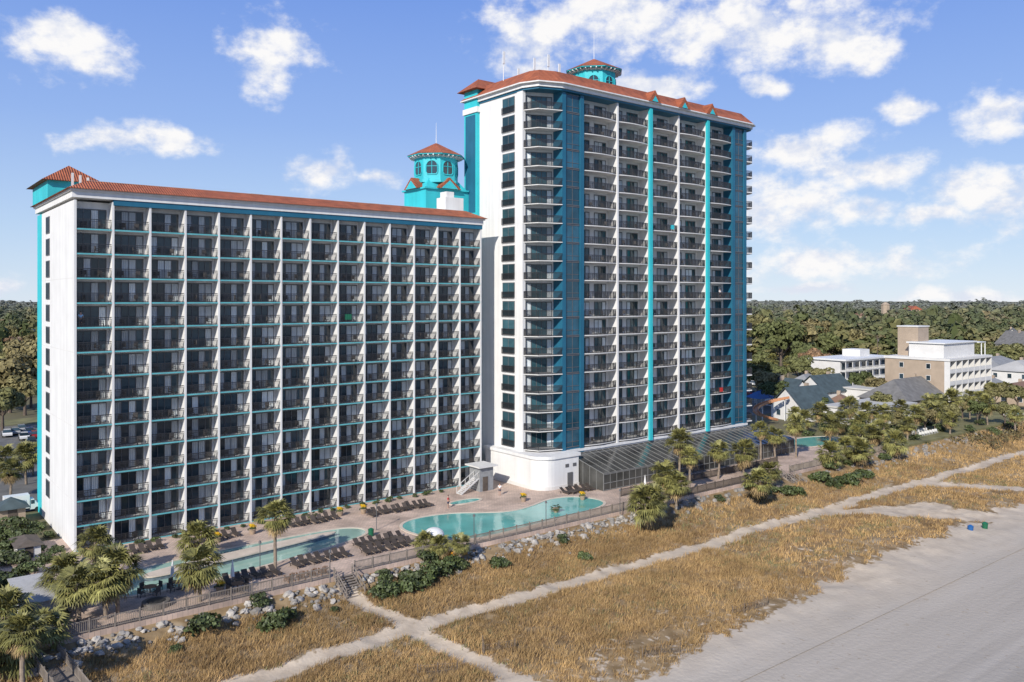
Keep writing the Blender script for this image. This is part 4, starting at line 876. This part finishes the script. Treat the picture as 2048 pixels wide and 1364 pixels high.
house('brown roofed building far off in the woods left of the pale building',D(1715,800),R(30),40,16,12,4,tan,brownroof,'hip',2,'building',8,'distant_building')
t=thing('distant_tower','pale round topped tower far off on the wooded horizon','tower',D(1771,1000)); MB().cyl(0,0,0,21,5,5,8).build('shaft',tan,t); MB().cyl(0,0,21,24,5.6,1.5,8).build('roof',tan,t)
house('orange roofed building beyond the trees left of the long hotel',D(10,330),R(0),24,14,8,4,M('peach_stucco',(.5,.25,.16),.8,.1,.3),tile,'hip',2,'building',6,'distant_building')
house('white house with teal roof among the left trees',D(30,400),R(20),22,12,9,4,offw,tealroof,'gable',2,'house',5)
p=G(1555,846); t=thing('water_slide','curving orange water slide beyond the right end of the atrium','water slide',p); sl=MB(); pp=[]
for i in range(22):
    a=i*.22; pp.append(Vector((4.2*math.cos(a),3*math.sin(a)+i*.15,5.2-.22*i)))
for a,b in zip(pp,pp[1:]): sl.bar(a,b,1.1,.12); d=(b-a).cross(Vector((0,0,1))).normalized()*.55; sl.bar(a+d+Vector((0,0,.25)),b+d+Vector((0,0,.25)),.1,.5); sl.bar(a-d+Vector((0,0,.25)),b-d+Vector((0,0,.25)),.1,.5)
sl.build('chute',orangep,t)
for q in (1,7,13): MB().cyl(pp[q].x,pp[q].y,0,pp[q].z,.12,.12,8).build('support',whitep,t)
for px,py,l in ((1518,815,'blue hipped shade canopy nearest the tower, behind the water slide'),(1535,806,'blue hipped shade canopy farther from the tower, behind the water slide')):
    p=G(px,py); t=thing('shade_canopy',l,'canopy',p); hip(MB(),-2.8,2.8,-2.5,2.5,2.6,4.2,.3).build('roof',bluep,t)
    for x in (-2.3,2.3):
        for y in (-2.3,2.3): MB().box(x-.07,x+.07,y-.07,y+.07,0,2.6).build('post',whitep,t)
lc=chair_mb().mesh('lawn_chair',whitep)
for r_ in range(2):
    for c in range(7):
        o=link('lawn_chair',lc,None,(151+c*1.1+random.uniform(-.15,.15),-21.6+r_*2.0,.02)); o.rotation_euler=(0,0,R(90)); tag(o,'white folding chair on the lawn, %s in the %s row from the sea'%(ORD[c],ORD[r_]),'chair','white chairs on the lawn')
p=D(1755,330); t=thing('utility_pole','wooden power pole with crossarm behind the white motel','pole',p); MB().cyl(0,0,0,13.5,.2,.14,8).build('pole',tbark,t); MB().box(-1.6,1.6,-.08,.08,12.2,12.45).build('crossarm',tbark,t); MB().cyl(.5,0,11,12,.3,.3,8).build('transformer',framem,t)
for i,(px,py) in enumerate(sorted([(948,1085),(1092,1055),(753,1060),(520,1145),(660,1165),(1240,1028)])):
    p=G(px,py); t=thing('lamp_post','slim grey lamp post on the deck, %s of six from left'%ORD[i],'lamp',p,0,'lamp posts on the deck'); MB().cyl(0,0,.003,3.0,.05,.04,8).build('pole',framem,t); MB().cyl(0,0,3.0,3.25,.16,.1,10).build('lamp_head',framem,t)
# ------------------------------------------------------------------ people
def skinmesh(name,vs,es,rs,mat,sub=1):
    me=bpy.data.meshes.new(name); me.from_pydata(vs,es,[]); o=bpy.data.objects.new(name,me); COL.objects.link(o); o.modifiers.new('s','SKIN')
    for i,r in enumerate(rs): me.skin_vertices[0].data[i].radius=(r,r*.85)
    me.skin_vertices[0].data[0].use_root=True; o.modifiers.new('u','SUBSURF').levels=sub
    dg=bpy.context.evaluated_depsgraph_get(); e=bpy.data.meshes.new_from_object(o.evaluated_get(dg)); bpy.data.objects.remove(o); e.materials.clear(); e.materials.append(mat); e.polygons.foreach_set('use_smooth',[True]*len(e.polygons)); return e
pv=[(0,0,.95),(0,0,1.2),(0,0,1.42),(0,0,1.5),(0,-.02,1.6),(0,-.02,1.74),(.19,0,1.4),(.25,-.08,1.12),(.2,-.3,1.05),(.18,-.38,1.07),(-.19,0,1.4),(-.25,-.08,1.12),(-.2,-.3,1.05),(-.18,-.38,1.07),(.1,0,.88),(.11,-.02,.48),(.11,.02,.07),(.12,-.14,.04),(-.1,0,.88),(-.11,-.02,.48),(-.11,.02,.07),(-.12,-.14,.04)]
pe=[(0,1),(1,2),(2,3),(3,4),(4,5),(2,6),(6,7),(7,8),(8,9),(2,10),(10,11),(11,12),(12,13),(0,14),(14,15),(15,16),(16,17),(0,18),(18,19),(19,20),(20,21)]
pr_=[.14,.13,.14,.055,.10,.075,.06,.045,.035,.03,.06,.045,.035,.03,.085,.058,.04,.035,.085,.058,.04,.035]
bodyme=skinmesh('body',pv,pe,pr_,skin,2)
def person(p,rz,label,top):
    t=thing('person',label,'person',p,rz); link('body',bodyme,t)
    link('shirt',skinmesh('shirt',[(0,0,.98),(0,0,1.2),(0,0,1.42),(.19,0,1.4),(.235,-.05,1.22),(-.19,0,1.4),(-.235,-.05,1.22)],[(0,1),(1,2),(2,3),(3,4),(2,5),(5,6)],[.165,.16,.16,.085,.07,.085,.07],top,2),t)
    link('shorts',skinmesh('shorts',[(0,0,.97),(.1,0,.86),(.11,-.01,.58),(-.1,0,.86),(-.11,-.01,.58)],[(0,1),(1,2),(0,3),(3,4)],[.16,.11,.09,.11,.09],shorts,2),t)
    h=MB(); h.cyl(0,.0,1.68,1.80,.105,.05,10); h.build('hair',hairm,t)
person((.75,.55,.1+9*FH),0,'person in pale blue shirt at a railing, top left of the long hotel',shirt)
person((103.5,-7.9,TB+8*TH_),0,'person in a white shirt at a railing in the right bay of the tower',wshirt)
person((53.0,-8.2,0),R(-60),'person in a white shirt walking on the deck beside the whirlpool',wshirt)
person((43.2,-9.6,0),R(40),'person in a red shirt standing behind the large pool',rshirt)
for (x,y,z,m,l) in ((bays[2]+5.5,-8.45,TB+12*TH_,turq,'turquoise towel hung on a tower balcony railing above mid height'),(bays[4]+3.5,-8.72,TB+2*TH_,redp,'red towel hung on a right bay tower railing low down'),(BW*8+1.5,.06,.1+9*FH,greenp,'green towel on a railing of the long hotel')):
    o=MB(); zig(o,-.5,.5,-.05,.35,1.1,6,.03); o=o.build('towel',m,None,(x,y,z)); tag(o,l,'towel')
# ================================================================== CAMERA, LIGHT, SKY
cam=bpy.data.cameras.new('camera'); co=bpy.data.objects.new('camera',cam); COL.objects.link(co); co.location=CAM; co.rotation_euler=(R(90),0,-TH)
cam.sensor_width=36; cam.lens=F/2048*36; cam.shift_y=-84/2048; cam.clip_end=12000; cam.clip_start=.5; scene.camera=co
TS=Vector((-.80,-.44,.54)).normalized()
sl_=bpy.data.lights.new('sun','SUN'); sl_.energy=5.0; sl_.angle=R(.5); sl_.color=(1,.94,.84); so=bpy.data.objects.new('sun',sl_); COL.objects.link(so); so.rotation_euler=(-TS).to_track_quat('-Z','Y').to_euler()
w=bpy.data.worlds.new('World'); scene.world=w; w.use_nodes=True; nt=w.node_tree; N=nt.nodes; L=nt.links; bg=N['Background']; bg.inputs['Strength'].default_value=.10
sky=N.new('ShaderNodeTexSky'); sky.sky_type='NISHITA'; sky.sun_disc=False; sky.sun_elevation=math.asin(TS.z); sky.sun_rotation=math.atan2(TS.x,TS.y); sky.air_density=1.0; sky.dust_density=0; sky.ozone_density=2.0
tc=N.new('ShaderNodeTexCoord'); sx=N.new('ShaderNodeSeparateXYZ'); L.new(tc.outputs['Generated'],sx.inputs[0])
def mth(op,a,b=None):
    m=N.new('ShaderNodeMath'); m.operation=op
    for i,s in enumerate((a,b)):
        if s is None: continue
        if hasattr(s,'node'): L.new(s,m.inputs[i])
        else: m.inputs[i].default_value=s
    return m.outputs[0]
az=mth('ARCTAN2',sx.outputs[0],sx.outputs[1]); el=mth('ARCSINE',sx.outputs[2]); cb=N.new('ShaderNodeCombineXYZ'); L.new(az,cb.inputs[0]); L.new(el,cb.inputs[1])
def noi(vec,s,d,ro=.55):
    n=N.new('ShaderNodeTexNoise'); n.inputs['Scale'].default_value=s; n.inputs['Detail'].default_value=d; n.inputs['Roughness'].default_value=ro; L.new(vec,n.inputs['Vector']); return n
wn=noi(cb.outputs[0],11,3); vs_=N.new('ShaderNodeVectorMath'); vs_.operation='MULTIPLY_ADD'; L.new(wn.outputs['Color'],vs_.inputs[0]); vs_.inputs[1].default_value=(.07,.045,0); L.new(cb.outputs[0],vs_.inputs[2])
va=N.new('ShaderNodeVectorMath'); va.operation='SUBTRACT'; L.new(vs_.outputs[0],va.inputs[0]); va.inputs[1].default_value=(.035,.0225,0)
CL=[(130,80,100,60),(200,130,80,45),(550,110,85,80),(240,278,110,28),(350,292,90,26),(645,335,75,40),(1060,70,130,70),(1250,40,190,70),(1480,55,230,75),(1650,60,160,65),(1290,165,120,36),(1520,170,45,28),(1640,290,140,42),(1740,335,140,42),(1570,410,140,66),(1700,420,100,34),(1640,530,250,38),(1990,235,80,52),(1800,215,55,32),(1990,390,140,70),(1880,430,80,28),(1950,590,190,18),(1620,575,160,14),(5,572,60,30),(770,350,40,20),(1730,100,85,46)]
cur=None
for px,py,rx,ry in CL:
    rel=math.atan((px-1024)/F); a=TH+rel; e=math.atan((HOR-py)/F*math.cos(rel)); ra=rx/F*math.cos(rel)**2*1.2; re=ry/F*math.cos(rel)*1.25
    s=N.new('ShaderNodeVectorMath'); s.operation='SUBTRACT'; L.new(va.outputs[0],s.inputs[0]); s.inputs[1].default_value=(a,e,0)
    d=N.new('ShaderNodeVectorMath'); d.operation='MULTIPLY'; L.new(s.outputs[0],d.inputs[0]); d.inputs[1].default_value=(1/ra,1/re,0)
    l=N.new('ShaderNodeVectorMath'); l.operation='LENGTH'; L.new(d.outputs[0],l.inputs[0]); m=mth('SUBTRACT',1.0,l.outputs['Value']); cur=m if cur is None else mth('MAXIMUM',cur,m)
mp=N.new('ShaderNodeMapping'); mp.inputs['Scale'].default_value=(1,1.4,1); L.new(cb.outputs[0],mp.inputs['Vector'])
cn_=noi(mp.outputs[0],20,9,.6); val=mth('ADD',mth('MINIMUM',cur,.72),mth('MULTIPLY',mth('SUBTRACT',cn_.outputs[0],.5),2.3))
al=N.new('ShaderNodeMapRange'); al.interpolation_type='SMOOTHSTEP'; al.inputs[1].default_value=.02; al.inputs[2].default_value=.82; L.new(val,al.inputs[0])
mp2=N.new('ShaderNodeMapping'); mp2.inputs['Scale'].default_value=(1,1.4,1); mp2.inputs['Location'].default_value=(.015,-.03,0); L.new(cb.outputs[0],mp2.inputs['Vector']); cn2=noi(mp2.outputs[0],20,5,.6)
sh=N.new('ShaderNodeMapRange'); sh.inputs[1].default_value=-.14; sh.inputs[2].default_value=.08; L.new(mth('SUBTRACT',cn_.outputs[0],cn2.outputs[0]),sh.inputs[0])
cc=N.new('ShaderNodeMix'); cc.data_type='RGBA'; cc.inputs[6].default_value=(7.4,7.8,8.9,1); cc.inputs[7].default_value=(9.7,9.6,9.6,1); L.new(sh.outputs[0],cc.inputs[0])
er=N.new('ShaderNodeMapRange'); er.inputs[1].default_value=0; er.inputs[2].default_value=1.0; L.new(el,er.inputs[0])
rp_=N.new('ShaderNodeValToRGB'); e=rp_.color_ramp.elements
while len(e)<5: e.new(.5)
for i,(p_,c) in enumerate([(0,(.64,.77,.94)),(.08,(.49,.66,.93)),(.2,(.31,.48,.90)),(.38,(.165,.32,.83)),(1,(.12,.20,.42))]): e[i].position=p_; e[i].color=(*c,1)
L.new(er.outputs[0],rp_.inputs[0]); scv=N.new('ShaderNodeVectorMath'); scv.operation='SCALE'; L.new(rp_.outputs[0],scv.inputs[0]); scv.inputs['Scale'].default_value=10
tint=N.new('ShaderNodeMix'); tint.data_type='RGBA'; tint.inputs[0].default_value=.85; L.new(sky.outputs[0],tint.inputs[6]); L.new(scv.outputs[0],tint.inputs[7])
mx=N.new('ShaderNodeMix'); mx.data_type='RGBA'; L.new(al.outputs[0],mx.inputs[0]); L.new(tint.outputs[2],mx.inputs[6]); L.new(cc.outputs[2],mx.inputs[7]); L.new(mx.outputs[2],bg.inputs['Color'])
scene.view_settings.view_transform='Standard'; scene.view_settings.look='None'; scene.view_settings.exposure=0
